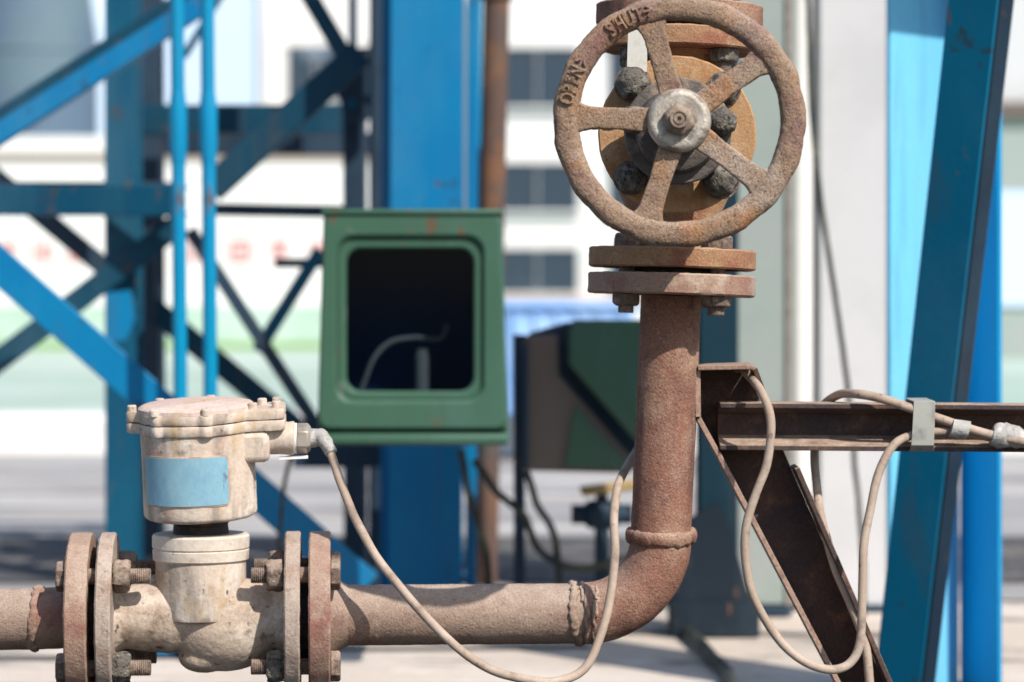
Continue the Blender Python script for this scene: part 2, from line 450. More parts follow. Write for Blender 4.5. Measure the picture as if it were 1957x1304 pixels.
M['dark_band'] = mat("dark_band_ground", (0.10, 0.10, 0.105, 1), layers=[((0.20, 0.185, 0.17, 1), 6, 0.50, 0.60, 0.85), ((0.05, 0.06, 0.065, 1), 9, 0.54, 0.64, 0.8), ((0.30, 0.25, 0.20, 1), 30, 0.58, 0.66, 0.7)], grain=(70, 0.3), bumps=[(90, 0.01)], rough=0.9)
M['silo'] = mat("blue_grey_silo", (0.10, 0.150, 0.215, 1), layers=[((0.12, 0.18, 0.215, 1), 1.2, 0.45, 0.62)], rough=0.7)
M['silo_light'] = mat("pale_sky_backing_paint", (0.56, 0.68, 0.82, 1), rough=0.6)
M['glass_dark'] = mat("dark_window_glass", (0.035, 0.055, 0.08, 1), layers=[((0.09, 0.12, 0.15, 1), 1.2, 0.5, 0.62), ((0.30, 0.38, 0.48, 1), 0.9, 0.58, 0.66, 0.7)], rough=0.25, spec=0.4)  # pale noise patches put bluish glare into the glass colour
M['pink'] = mat("pink_band_paint", (0.66, 0.44, 0.36, 1), rough=0.8)
M['tarp'] = mat("light_blue_container", (0.24, 0.46, 0.82, 1), layers=[((0.36, 0.56, 0.85, 1), 3, 0.48, 0.6)], rough=0.5)
M['pale_fit'] = mat("pale_instrument", (0.40, 0.39, 0.30, 1), rough=0.7)
M['yellow'] = mat("faded_yellow_lever", (0.42, 0.30, 0.14, 1), rough=0.7)
M['old_pipe'] = mat("brown_riser_pipe", (0.12, 0.075, 0.06, 1), layers=[((0.20, 0.10, 0.055, 1), 8, 0.5, 0.62), ((0.09, 0.085, 0.08, 1), 6, 0.5, 0.62)], grain=(150, 0.1), rough=0.85)
# instrument box pane, its tint added to darken the inside
g = bpy.data.materials.new("shade_tint_pane"); g.use_nodes = True
nt = g.node_tree; nt.nodes.clear()
o_ = nt.nodes.new("ShaderNodeOutputMaterial"); tr = nt.nodes.new("ShaderNodeBsdfTransparent"); gl = nt.nodes.new("ShaderNodeBsdfGlossy"); mx = nt.nodes.new("ShaderNodeMixShader")
tr.inputs[0].default_value = (0.55, 0.60, 0.66, 1); gl.inputs[0].default_value = (0.8, 0.85, 0.9, 1); gl.inputs[1].default_value = 0.08
mx.inputs[0].default_value = 0.008
nt.links.new(tr.outputs[0], mx.inputs[1]); nt.links.new(gl.outputs[0], mx.inputs[2]); nt.links.new(mx.outputs[0], o_.inputs[0])
M['pane'] = g

# ------------------------------------------------------------------ the setting
mb = MB(); mb.v = [Vector((-400, -60, 0)), Vector((400, -60, 0)), Vector((400, 900, 0)), Vector((-400, 900, 0))]; mb.f = [(0, 1, 2, 3)]
struct(obj("ground", mb, M['ground']))
mb = MB(); mb.v = [Vector((-60, -50, 0.004)), Vector((60, -50, 0.004)), Vector((60, 1.28, 0.004)), Vector((-60, 1.28, 0.004))]; mb.f = [(0, 1, 2, 3)]
struct(obj("dark_bounce_sheet", mb, M['dark_ground']))  # unseen dark sheet added to cut light bouncing off the ground
mb = MB(); mb.v = [Vector((-60, 2.35, 0.004)), Vector((60, 2.35, 0.004)), Vector((60, 6.42, 0.004)), Vector((-60, 6.42, 0.004))]; mb.f = [(0, 1, 2, 3)]
struct(obj("road", mb, M['road']))
mb = MB(); mb.v = [Vector((-60, 2.62, 0.008)), Vector((60, 2.62, 0.008)), Vector((60, 3.55, 0.008)), Vector((-60, 3.55, 0.008))]; mb.f = [(0, 1, 2, 3)]
struct(obj("ground_dark_band", mb, M['dark_band']))  # darker band laid over the road
mb = MB(); mb.abox(-40, 40, 6.60, 30.0, -0.2, 0.118)
struct(obj("pavement", mb, M['mint']))
k = obj("kerb", MB().abox(-40, 40, 6.40, 6.597, -0.1, 0.126), M['white'], bevel=0.02, origin=(0, 6.4, 0))
tag(k, "white painted kerb along the far side of the grey road", "kerb")

# boundary wall with a red slogan
DW = 16.7
wl = thing("boundary_wall", "low white boundary wall with mint dado and red characters, left background", "wall", P(300, 665, DW))
x0, x1 = P(-500, 0, DW).x, P(760, 0, DW).x
yw = CY + DW
ztop = P(0, 262, DW).z; zl = P(0, 293, DW).z; zd = P(0, 585, DW).z; zs = P(0, 655, DW).z
obj("wall_face", MB().abox(x0, x1, yw, yw + 0.2, zd, zl), M['white'], wl)
obj("coping", MB().abox(x0, x1, yw - 0.05, yw + 0.25, zl, ztop), M['white'], wl)
obj("pink_band", MB().abox(x0, x1, yw - 0.02, yw, zl - 0.035, zl - 0.001), M['pink'], wl)  # pink band below the coping
obj("dado", MB().abox(x0, x1, yw - 0.02, yw + 0.2, zs, zd), M['mint_wall'], wl)
obj("skirting", MB().abox(x0, x1, yw - 0.04, yw + 0.2, 0.1, zs), M['green_line'], wl)
strokes = [[(-.4, .3, .4, .3), (0, .5, 0, -.5), (-.4, -.1, .4, -.1), (-.4, -.5, .4, -.5)],
           [(-.4, .45, .4, .45), (-.3, .1, .3, .1), (0, .45, -.35, -.5), (0, .1, .4, -.5)],
           [(-.4, .5, -.4, -.4), (.4, .5, .4, -.4), (-.4, .5, .4, .5), (-.4, .05, .4, .05), (-.4, -.4, .4, -.4)],
           [(-.35, .5, -.35, -.5), (-.05, .2, .45, .2), (.2, .5, .2, -.5), (-.05, -.2, .45, -.2)]]
for i, px in enumerate((15, 80, 150, 222, 296, 370, 460, 535, 606)):
    m2 = MB(); c = P(px, 482, DW); s = mm(42, DW)
    for (a, b, c2, d2) in strokes[(i * 3) % 4]:
        p0 = Vector((c.x + a * s, yw - 0.006, c.z + b * s)); p1 = Vector((c.x + c2 * s, yw - 0.006, c.z + d2 * s))
        m2.section(p0, p1, [(-s * .05, 0), (s * .05, 0), (s * .05, 0.005), (-s * .05, 0.005)])
    obj("character", m2, M['red'], wl)

# far office building: white, three window bands
DB = 20.0
def building(name, label, px0, px1, d, depth, top, rows, cols):
    base = P((px0 + px1) / 2, 0, d); base.z = 0
    b = thing(name, label, "building", base)
    X0, X1 = P(px0, 0, d).x, P(px1, 0, d).x
    y = CY + d
    obj("wall", MB().abox(X0, X1, y, y + depth, -0.1, P(0, top, d).z), M['white'], b)
    for (ya, yb) in rows:
        for (xa, xb) in cols:
            w = MB().abox(P(xa, 0, d).x, P(xb, 0, d).x, y - 0.012, y - 0.002, P(0, yb, d).z, P(0, ya, d).z)
            fr = obj("window", w, M['glass_dark'], b)
            xm = P((xa + xb) / 2, 0, d).x
            z0, z1 = P(0, yb, d).z, P(0, ya, d).z
            f = MB()
            e = 0.018
            f.abox(P(xa, 0, d).x - e, P(xb, 0, d).x + e, y - 0.03, y - 0.014, z1, z1 + e)
            f.abox(P(xa, 0, d).x - e, P(xb, 0, d).x + e, y - 0.05, y - 0.014, z0 - e, z0)
            f.abox(xm - e * .12, xm + e * .12, y - 0.03, y - 0.014, z0, z1)
            obj("window_frame", f, M['white'], fr)
    return b
b1 = building("office_building", "white building with three rows of dark windows behind the gate valve", 930, 1460, DB, 6, -260,
         [(92, 205), (312, 404), (476, 560)], [(950, 1104), (1165, 1280), (1330, 1440)])
xa, xb = P(930, 0, DB).x, P(1460, 0, DB).x
obj("pink_band", MB().abox(xa, xb, CY + DB - 0.04, CY + DB - 0.001, P(0, 577, DB).z, P(0, 566, DB).z), M['pink'], b1)
DB2 = 26.0
b2 = building("workshop_building", "taller white workshop behind the boundary wall with one dark window", 498, 905, DB2, 6, -300, [(88, 195)], [(550, 655), (700, 820)])
w0 = P(450, 0, 25.4); w0.z = 0
wg = thing("sky_backing_wall", "pale blue wall added in place of sky behind the twin blue posts, left of the workshop", "building", w0)
obj("wall", MB().abox(P(225, 0, 25.4).x, P(497, 0, 25.4).x, CY + 25.4, CY + 29, -0.1, 3.4), M['silo_light'], wg)  # pale wall added to stand in for bright sky
obj("sky_backing_trim", MB().abox(P(497.5, 0, 25.4).x, P(506, 0, 25.4).x, CY + 25.35, CY + 29, -0.1, 3.4), M['white'], wg)
obj("roof", MB().abox(P(220, 0, 25.4).x, P(510, 0, 25.4).x, CY + 25.2, CY + 29.2, 3.401, 3.5), M['silo_light'], wg)  # top of the added sky backing wall
# silo and pale tank
DS = 22.0
c = P(60, 0, DS); c.z = 0
s = thing("storage_silo", "large blue grey silo in the upper left background", "silo", c)
m2 = MB().lathe(c, (0, 0, 1), [(0, mm(128, DS)), (2.2, mm(128, DS)), (2.6, mm(112, DS)), (4.6, mm(30, DS))], 64)
obj("shell", m2, M['silo'], s)
for h in (0.7, 1.4, 2.1):
    obj("hoop", MB().lathe(c + Vector((0, 0, h)), (0, 0, 1), [(0, mm(129, DS)), (0.02, mm(131, DS)), (0.04, mm(129, DS))], 64, cap=False), M['silo'], s)
c = P(174, 0, DS + 3); c.z = 0
t2 = thing("water_tank", "tall pale blue tank standing beside the grey silo", "tank", c)
obj("shell", MB().lathe(c, (0, 0, 1), [(0, 0.3), (3.6, 0.3), (3.9, 0.15)], 48), M['silo_light'], t2)
obj("ladder", MB().abox(c.x - .05, c.x + .05, c.y - .36, c.y - .31, 0.1, 3.5), M['silo_light'], t2)

# right-hand far hall seen past the blue column
DH = 15.0
b3c = P(2000, 0, DH); b3c.z = 0
b3 = thing("far_hall", "grey white hall with a dark eave line at the right edge", "building", b3c)
X0, X1 = P(1860, 0, DH).x, P(2600, 0, DH).x
yh = CY + DH
for (nm, ya, yb, mt, dy) in (("upper_wall", -200, 195, M['post_white'], 0), ("eave", 195, 224, M['brown'], -0.05), ("wall_panel", 224, 365, M['grey_green'], 0),
                             ("window_band", 365, 585, M['silo_light'], -0.02), ("wall_base", 585, 770, M['grey_green'], 0)):
    obj(nm, MB().abox(X0, X1, yh + dy, yh + 3 + dy, P(0, yb, DH).z, P(0, ya, DH).z - 0.001), mt, b3)

# light blue container behind the hooded box
DC = 9.0
c = P(1090, 0, DC); c.z = 0.13
cb = thing("storage_container", "light blue metal container behind the hooded green box", "container", c)
obj("body", MB().abox(P(962, 0, DC).x, P(1212, 0, DC).x, CY + DC, CY + DC + 0.5, 0.14, P(0, 590, DC).z), M['tarp'], cb, bevel=0.01)
obj("lid", MB().abox(P(955, 0, DC).x, P(1219, 0, DC).x, CY + DC - 0.02, CY + DC + 0.52, P(0, 590, DC).z, P(0, 578, DC).z), M['tarp'], cb, bevel=0.005)
for i in range(6):
    xx = P(980 + i * 42, 0, DC).x
    obj("rib", MB().abox(xx, xx + 0.012, CY + DC - 0.012, CY + DC - 0.001, 0.15, P(0, 596, DC).z), M['tarp'], cb)

# ------------------------------------------------------------------ blue steelwork, left and centre
def L_prof(w, dpt, t=0.006):
    h = w / 2
    return [(-h, 0), (h, 0), (h, -t), (-h + t, -t), (-h + t, -dpt), (-h, -dpt)]
def U_prof(w, dpt, t=0.006):
    h = w / 2
    return [(-h, 0), (h, 0), (h, -dpt), (h - t, -dpt), (h - t, -t), (-h + t, -t), (-h + t, -dpt), (-h, -dpt)]
def I_prof(w, dpt, t=0.008):
    h = w / 2; k = t / 2
    return [(-h, 0), (h, 0), (h, -t), (k, -t), (k, -dpt + t), (h, -dpt + t), (h, -dpt), (-h, -dpt), (-h, -dpt + t), (-k, -dpt + t), (-k, -t), (-h, -t)]

tower = thing("lattice_frame", "blue lattice steel frame with crossed braces in the left background", "steel frame", P(250, 1100, 5.4))
def member(name, a, b, w, mt, prof='L', dpt=None, parent=tower):
    p0 = P(*a); p1 = P(*b)
    dm = (a[2] + b[2]) / 2
    W_ = mm(w, dm)
    dpt = dpt if dpt else W_ * 0.8
    pr = {'L': L_prof, 'U': U_prof, 'I': I_prof}[prof](W_, dpt)
    return obj(name, MB().section(p0, p1, pr), mt, parent, bevel=0.002)
def post_foot(px, d):
    return (px, HOR + HC * FPX / d, d)
# columns
member("column", post_foot(231, 5.5), (229, -160, 5.5), 60, M['teal'], 'I', 0.10)
member("column", post_foot(284, 6.1), (280, -160, 6.1), 46, M['slate'], 'I', 0.10)
member("column", post_foot(678, 5.7), (676, 180, 5.7), 42, M['slate'], 'I', 0.08)
member("column", (674, 120, 5.75), (674, -160, 5.75), 16, M['slate'], 'L')
# horizontal beams
member("beam", (-160, 383, 5.55), (330, 383, 5.35), 58, M['teal'], 'U', 0.06)
member("beam", (-160, 356, 5.7), (330, 358, 5.7), 20, M['slate'], 'L')
member("beam", (395, 400, 5.6), (660, 405, 5.6), 24, M['slate'], 'L')
member("beam", (262, 228, 5.95), (700, 228, 5.95), 56, M['teal_shaded'], 'U', 0.07)
member("beam", (262, 274, 6.2), (720, 274, 6.2), 40, M['slate'], 'U', 0.07)
member("beam", (560, 872, 5.3), (900, 872, 5.3), 44, M['slate'], 'U', 0.05)
member("beam", (525, 503, 5.6), (640, 503, 5.6), 18, M['slate'], 'L')
# braces
member("brace", (-120, 330, 4.95), (400, -3, 4.95), 40, M['blue'], 'L', 0.03)
member("brace", (-120, 300, 5.02), (400, -33, 5.02), 34, M['teal_shaded'], 'L', 0.03)
member("brace", (-90, 432, 4.75), (700, 1124, 4.75), 66, M['blue'], 'L', 0.05)
member("brace", (400, 362, 5.3), (690, 98, 5.3), 54, M['teal_shaded'], 'L')
member("brace", (40, 380, 5.75), (215, 525, 5.75), 38, M['slate'], 'L')
member("brace", (215, 525, 5.75), (640, 880, 5.75), 44, M['teal_shaded'], 'L')
member("brace", (345, 425, 5.45), (-60, 732, 5.45), 44, M['teal_shaded'], 'L')
member("brace", (362, 440, 5.4), (640, 868, 5.4), 26, M['slate'], 'L')
member("brace", (612, 478, 5.5), (492, 672, 5.5), 26, M['teal'], 'L')
member("brace", (572, -40, 5.5), (672, 130, 5.5), 34, M['teal_shaded'], 'L')
member("brace", (350, 110, 5.6), (440, -40, 5.6), 14, M['teal'], 'L')
member("brace", (-60, 290, 5.8), (50, 380, 5.8), 26, M['slate'], 'L')
# gusset
gp = [P(x, y, 5.62) for x, y in ((645, 95), (742, 88), (742, 196), (700, 232), (660, 232), (640, 160))]
obj("gusset_plate", MB().prism(gp, (0, 0.01, 0)), M['slate'], tower)
for x, y in ((660, 115), (720, 110), (715, 180), (672, 200)):
    obj("bolt", MB().hexp(P(x, y, 5.62), (0, -1, 0), 0.012, 0.01), M['teal'], tower)
gp = [P(x, y, 5.72) for x, y in ((255, 440), (296, 440), (298, 600), (282, 650), (262, 600))]
obj("gusset_plate", MB().prism(gp, (0, 0.008, 0)), M['slate'], tower)
gp = [P(x, y, 5.43) for x, y in ((203, 560), (250, 555), (258, 610), (240, 650), (203, 655))]
obj("gusset_plate", MB().prism(gp, (0, 0.008, 0)), M['blue'], tower)

# twin tube posts
for i, (px, lb) in enumerate(((341, "bright blue tube post, left one of the pair behind the cream actuator"),
                              (398, "bright blue tube post, right one of the pair behind the cream actuator"))):
    d = 4.65
    f = post_foot(px + 8, d); b0 = P(*f); b1_ = P(px - 4 if i == 0 else px - 3, -150, d)
    t = thing("tube_post", lb, "post", b0, "pair of blue tube posts")
    r = mm(13.5, d)
    obj("tube", MB().lathe(b0, b1_ - b0, [(0.004, r), ((b1_ - b0).length, r)], 24), M['blue_tube'], t)
    u = (b1_ - b0).normalized()
    z0 = (500 - 290) * d / FPX + HC; z1 = (500 - 200) * d / FPX + HC
    pa = b0 + u * (z0 / u.z); pb = b0 + u * (z1 / u.z)
    L_ = (pb - pa).length
    obj("collar", MB().lathe(pa, u, [(-0.02, r * 1.01), (0.008, r * 1.28), (L_ - 0.008, r * 1.28), (L_ + 0.02, r * 1.01)], 24), M['blue_tube'], t)
    obj("base_plate", MB().abox(b0.x - .05, b0.x + .05, b0.y - .05, b0.y + .05, 0.001, 0.012), M['blue'], t)

# centre blue column
d = 5.1
b0 = P(*post_foot(812, d))
cc = thing("steel_column", "broad bright blue steel column behind the green instrument box", "column", b0)
Wc = mm(138, d)
top = Vector((b0.x + 0.004, b0.y, 1.4))
h = Wc / 2
obj("front_flange", MB().section(b0, top, [(-h, 0), (h, 0), (h, -0.01), (-h, -0.01)]), M['blue'], cc, bevel=0.002)
obj("web", MB().section(b0, top, [(-0.005, -0.0105), (0.005, -0.0105), (0.005, -0.13), (-0.005, -0.13)]), M['blue'], cc)
obj("back_flange", MB().section(b0, top, [(-h, -0.1305), (h + 0.02, -0.1305), (h + 0.02, -0.14), (-h, -0.14)]), M['blue'], cc)
obj("base_plate", MB().abox(b0.x - .11, b0.x + .11, b0.y - .04, b0.y + .19, 0.005, 0.018), M['blue'], cc)
obj("side_channel", MB().section(b0 + Vector((h + 0.016, 0.03, 0)), top + Vector((h + 0.016, 0.03, 0)), [(-.009, 0), (.009, 0), (.009, -.05), (-.009, -.05)]), M['blue'], cc)
# column beside it, shade put into its slate colour
d = 5.45
b0 = P(*post_foot(725, d)); top = Vector((b0.x + 0.003, b0.y, 1.4))
cd = thing("shaded_column", "steel column with shade in its slate colour, left of the broad blue column", "column", b0)
obj("shaft", MB().section(b0, top, I_prof(mm(42, d), 0.1)), M['slate'], cd, bevel=0.002)
obj("base_plate", MB().abox(b0.x - .05, b0.x + .05, b0.y - .03, b0.y + .13, 0.005, 0.017), M['slate'], cd)
# brown riser pipe
d = 5.6
b0 = P(*post_foot(925, d)); top = P(952, -150, d)
rp = thing("riser_pipe", "brown rusty riser pipe right of the broad blue column", "pipe", b0)
u = (top - b0)
obj("pipe", MB().lathe(b0, u, [(0.004, mm(25, d)), (u.length, mm(25, d))], 28), M['old_pipe'], rp)
u.normalize()
for h_ in (0.34, 1.08):
    obj("coupling", MB().lathe(b0 + u * h_, u, [(0, mm(26, d)), (0.004, mm(31, d)), (0.03, mm(31, d)), (0.034, mm(26, d))], 28, cap=False), M['old_pipe'], rp)
# small blue post to its left
d = 5.7
b0 = P(*post_foot(903, d))
bp = thing("angle_post", "thin pale blue angle post between broad blue column and riser pipe", "post", b0)
obj("shaft", MB().section(b0, Vector((b0.x + .01, b0.y, 1.45)), L_prof(mm(20, d), 0.03)), M['blue_light'], bp)
obj("base_plate", MB().abox(b0.x - .03, b0.x + .03, b0.y - .03, b0.y + .05, 0.005, 0.014), M['blue_light'], bp)

# ------------------------------------------------------------------ green instrument box
d = 4.3
yf = CY + d
ib = thing("instrument_box", "green instrument box with rounded window and dark inside", "instrument box", P(790, 850, d))
def rr_poly(x0, x1, y0, y1, r, d, n=6, taper=0):
    pts = []
    for (cx, cy, a0) in ((x1 - r, y0 + r, 0), (x0 + r, y0 + r, 90), (x0 + r, y1 - r, 180), (x1 - r, y1 - r, 270)):
        for i in range(n + 1):
            a = math.radians(a0 + (90 * i / n))
            x = cx + r * math.cos(a); y = cy - r * math.sin(a)
            x += taper * ((y - y0) / (y1 - y0)) * (1 if x > (x0 + x1) / 2 else -1)
            pts.append((x, y))
    return pts
def frame_mesh(outer, inner, dz0, dz1, d):
    """closed ring between two outlines, front at d+dz0, back at d+dz1"""
    m_ = MB()
    n = len(outer)
    def ring(pl, dz):
        return [P(x, y, d) + Vector((0, dz, 0)) for x, y in pl]
    m_.loft([ring(outer, dz1), ring(outer, dz0), ring(inner, dz0), ring(inner, dz1)], close_path=True)
    return m_
outer = rr_poly(619, 958, 402, 842, 20, d, taper=14)
inner0 = rr_poly(645, 922, 455, 764, 34, d)
inner1 = rr_poly(662, 905, 476, 748, 28, d)
obj("housing", frame_mesh(outer, rr_poly(628, 950, 412, 834, 14, d, taper=13), 0.012, 0.16, d), M['green'], ib, bevel=0.004)
obj("door", frame_mesh(rr_poly(619, 958, 402, 822, 20, d, taper=12), inner0, -0.012, 0.010, d), M['green'], ib, bevel=0.006)
obj("window_frame", frame_mesh(rr_poly(643, 924, 453, 766, 36, d), inner1, -0.005, 0.02, d), M['green'], ib, bevel=0.004)
obj("back_panel", MB().prism([P(x, y, d) + Vector((0, 0.16, 0)) for x, y in rr_poly(622, 955, 406, 838, 18, d, taper=13)], (0, 0.004, 0)), M['navy'], ib)
obj("liner", frame_mesh(rr_poly(648, 919, 460, 768, 30, d), rr_poly(652, 915, 464, 764, 28, d), 0.021, 0.155, d), M['navy'], ib)
obj("pane", MB().prism([P(x, y, d) + Vector((0, 0.008, 0)) for x, y in inner1], (0, 0.003, 0)), M['pane'], ib)
obj("bottom_lip", MB().abox(P(603, 0, d).x, P(972, 0, d).x, yf - 0.02, yf + 0.17, P(0, 850, d).z, P(0, 828, d).z), M['green'], ib, bevel=0.005)
obj("top_lip", MB().abox(P(614, 0, d).x, P(962, 0, d).x, yf - 0.016, yf + 0.17, P(0, 412, d).z, P(0, 400, d).z), M['green'], ib, bevel=0.004)
obj("mounting_bracket", MB().abox(P(690, 0, d).x, P(860, 0, d).x, yf + 0.165, yf + 0.62, P(0, 640, d).z, P(0, 600, d).z), M['slate'], ib)
# things inside the box
m2 = MB().tube([P(690, 748, 4.37), P(712, 690, 4.37), P(745, 655, 4.38), P(790, 645, 4.39), P(840, 648, 4.39), P(855, 620, 4.39)], 0.0036, 10)
tag(obj("impulse_tube", m2, M['pale_fit'], origin=P(690, 748, 4.37)), "thin curved grey tube inside the green instrument box", "tube")
mt_ = thing("gauge_fitting", "short pale upright fitting inside the green instrument box", "fitting", P(806, 752, 4.38))
obj("stem", MB().lathe(P(806, 752, 4.38), (0, 0, 1), [(0, .010), (.055, .010), (.057, .008), (.064, .008)], 20), M['pale_fit'], mt_)

# hooded green box, right of it
d = 4.75
hb = thing("hooded_box", "dark green hooded box with brown side behind the rusty pipe", "instrument box", P(1110, 905, d))
pl = [P(x, y, d + .02) for x, y in ((1010, 640), (1085, 618), (1245, 618), (1245, 898), (1010, 895))]
obj("back_plate", MB().prism(pl, (0, 0.12, 0)), M['slate'], hb, bevel=0.004)
pl = [P(x, y, d) for x, y in ((1003, 642), (1066, 640), (1068, 716), (1205, 872), (1207, 905), (1003, 900))]
obj("side_panel", MB().prism(pl, (0, 0.018, 0)), M['brown'], hb, bevel=0.004)
pl = [P(x, y, d - .03) for x, y in ((1086, 640), (1094, 612), (1260, 612), (1260, 880), (1222, 852), (1087, 698))]
obj("hood", MB().prism(pl, (0, 0.048, 0)), M['green_dark'], hb, bevel=0.006)
pl = [P(x, y, d - 0.006) for x, y in ((1098, 775), (1192, 880), (1192, 897), (1080, 893))]
obj("lower_panel", MB().prism(pl, (0, 0.0055, 0)), M['green_dark'], hb)
obj("flange_strip", MB().prism([P(x, y, d - 0.012) for x, y in ((1001, 642), (1010, 642), (1010, 898), (1001, 898))], (0, 0.0115, 0)), M['slate'], hb)
f = P(*post_foot(993, 4.95))
obj("post", MB().section(f, P(992, 640, 4.95), U_prof(mm(22, 4.95), 0.05)), M['slate'], hb)

# small yellow-handled drain valve below it
c = P(1150, 960, 5.0)
dv = thing("drain_valve", "small drain valve with faded yellow lever under the hooded box", "valve", c)
obj("body", MB().lathe(c + Vector((-.05, 0, -.02)), (1, 0, 0), [(0, .016), (.02, .016), (.03, .024), (.07, .024), (.08, .016), (.1, .016)], 20), M['slate'], dv)
obj("lever", MB().box(c + Vector((.01, -.02, .025)), Vector((.045, 0, .006)), Vector((0, .012, 0)), Vector((-.003, 0, .008))), M['yellow'], dv, bevel=0.003)
g_ = P(1150, 960, 5.0); g_.z = 0
obj("riser", MB().cyl(Vector((c.x, c.y, 0.005)), Vector((c.x, c.y, c.z - 0.03)), 0.012, 16), M['slate'], dv)
obj("bonnet", MB().cyl(c + Vector((0, 0, -.01)), c + Vector((0, 0, .02)), 0.01, 12), M['slate'], dv)

# loose dark cables behind the pipe
for pts, lb in (([(880, 860, 4.9), (900, 960, 4.9), (930, 1060, 4.9), (935, 1160, 5.0)], "dark hanging cable nearest the broad blue column"),
                ([(905, 880, 4.85), (950, 940, 4.85), (1000, 985, 4.85), (1030, 1050, 4.9), (1090, 1085, 4.9), (1150, 1080, 4.95), (1210, 1060, 5.0)], "dark cable sagging below the hooded green box"),
                ([(1005, 900, 4.9), (1025, 960, 4.9), (1060, 1030, 4.9), (1075, 1180, 5.0)], "dark cable dropping from the hooded box post"),
                ([(560, 850, 4.6), (545, 920, 4.6), (535, 1010, 4.6), (530, 1190, 4.8)], "thin dark wire hanging behind the cable gland")):
    r_ = 0.0035 if "thin" in lb else 0.0062
    tag(obj("loose_cable", MB().tube([P(*p) for p in pts], r_, 10), M['cable_dark'], origin=P(*pts[-1])), lb, "cable", "loose cables in the background")

# ------------------------------------------------------------------ right background: columns, panel, brace
d = 4.85
b0 = P(*post_foot(1372, d))
tc_ = thing("teal_column", "dark teal column directly behind the gate valve", "column", b0)
obj("shaft", MB().section(b0, Vector((b0.x + .004, b0.y, 1.4)), I_prof(mm(74, d), 0.09)), M['teal_dark'], tc_, bevel=0.002)
pl = [P(x, y, d - 0.012) for x, y in ((1290, 1187), (1445, 1187), (1400, 1020), (1372, 960), (1300, 1000))]
obj("stiffener", MB().prism(pl, (0, 0.01, 0)), M['dark_base'], tc_)
bz = P(0, 1160, d).z
obj("foundation", MB().abox(P(1285, 0, d).x, P(1450, 0, d).x, b0.y - 0.02, b0.y + 0.15, 0.003, P(0, 1150, d).z), M['dark_base'], tc_)

d = 5.12
pb = P(1470, HOR + HC * FPX / d, d)
gpn = thing("control_cabinet", "tall grey green cabinet panel left of the white post", "cabinet", pb)
obj("panel", MB().abox(P(1408, 0, d).x, P(1512, 0, d).x, CY + d, CY + d + 0.3, 0.02, 1.5), M['grey_green'], gpn, bevel=0.004)
obj("edge_strip", MB().abox(P(1503, 0, d).x, P(1511, 0, d).x, CY + d - 0.006, CY + d - 0.0005, 0.02, 1.5), M['zinc'], gpn)
obj("plinth", MB().abox(P(1404, 0, d).x, P(1514, 0, d).x, CY + d - 0.01, CY + d + 0.3, 0.005, 0.019), M['slate'], gpn)

d = 5.2
wb = P(*post_foot(1630, d))
wp = thing("white_column", "broad light grey white column with a thin dark cable down it", "column", wb)
obj("shaft", MB().abox(P(1566, 0, d).x, P(1698, 0, d).x, CY + d, CY + d + 0.12, 0.01, 1.6), M['post_white'], wp, bevel=0.004)
obj("edge_angle", MB().abox(P(1698.5, 0, d).x, P(1704, 0, d).x, CY + d - 0.004, CY + d + 0.1, 0.01, 1.6), M['slate'], wp)
c0 = P(1537, 0, d); c0.z = 0.01; c0.y += 0.03
obj("downpipe", MB().lathe(c0, (0, 0, 1), [(0, mm(23, d)), (1.6, mm(23, d))], 28), M['white'], wp)
obj("base_plate", MB().abox(P(1540, 0, d).x, P(1720, 0, d).x, CY + d - 0.02, CY + d + 0.15, 0.001, 0.0095), M['slate'], wp)

pts = [(1540, -120, 4.9), (1546, 60, 4.9), (1552, 230, 4.9), (1574, 420, 4.9), (1601, 600, 4.92), (1620, 740, 4.95), (1632, 870, 5.0), (1644, 1000, 5.0), (1650, 1090, 5.05), (1650, 1180, 5.08)]
tag(obj("drop_cable", MB().tube([P(*p) for p in pts], 0.0045, 10), M['cable_dark'], origin=P(*pts[-1])), "thin dark cable running down in front of the white column", "cable")

# light blue angle column, open towards the camera
ca = P(1834, 0, 4.22); ca.z = 0.01
cl_ = thing("angle_column", "blue angle column with its sunlit leg painted paler, behind the leaning brace", "column", ca)
pL = P(1703, 0, 4.06); pR = P(1906, 0, 4.12)
def leg(pa, pb_, name, mt_, t=0.008):
    v = Vector((pb_.x - pa.x, pb_.y - pa.y, 0))
    n = Vector((v.y, -v.x, 0)).normalized()
    if n.y > 0: n = -n
    q = [Vector((pa.x, pa.y, 0.012)), Vector((pb_.x, pb_.y, 0.012)), Vector((pb_.x, pb_.y, 0.012)) - n * t, Vector((pa.x, pa.y, 0.012)) - n * t]
    obj(name, MB().prism(q, (0, 0, 1.6)), mt_, cl_, bevel=0.002)
leg(pL, ca + Vector((-0.0006, 0, 0)), "left_leg", M['sunlit_blue'])
leg(ca + Vector((0.0006, 0, 0)), pR, "right_leg", M['blue_light'])
uL = Vector((ca.x - pL.x, ca.y - pL.y, 0)).normalized(); nLg = Vector((uL.y, -uL.x, 0))
q0 = Vector((ca.x, ca.y, 1.31)) + nLg * .002
obj("shadow_slab", MB().prism([q0 - uL * .37, q0 + uL * .01, q0 + uL * .01 + nLg * .40, q0 - uL * .37 + nLg * .40], (0, 0, .05)), M['blue_light'], cl_)  # unseen slab added to cast a shadow on the upper leg
obj("base_plate", MB().abox(pL.x - .02, pR.x + .02, ca.y - .2, ca.y + .05, 0.001, 0.011), M['teal'], cl_)

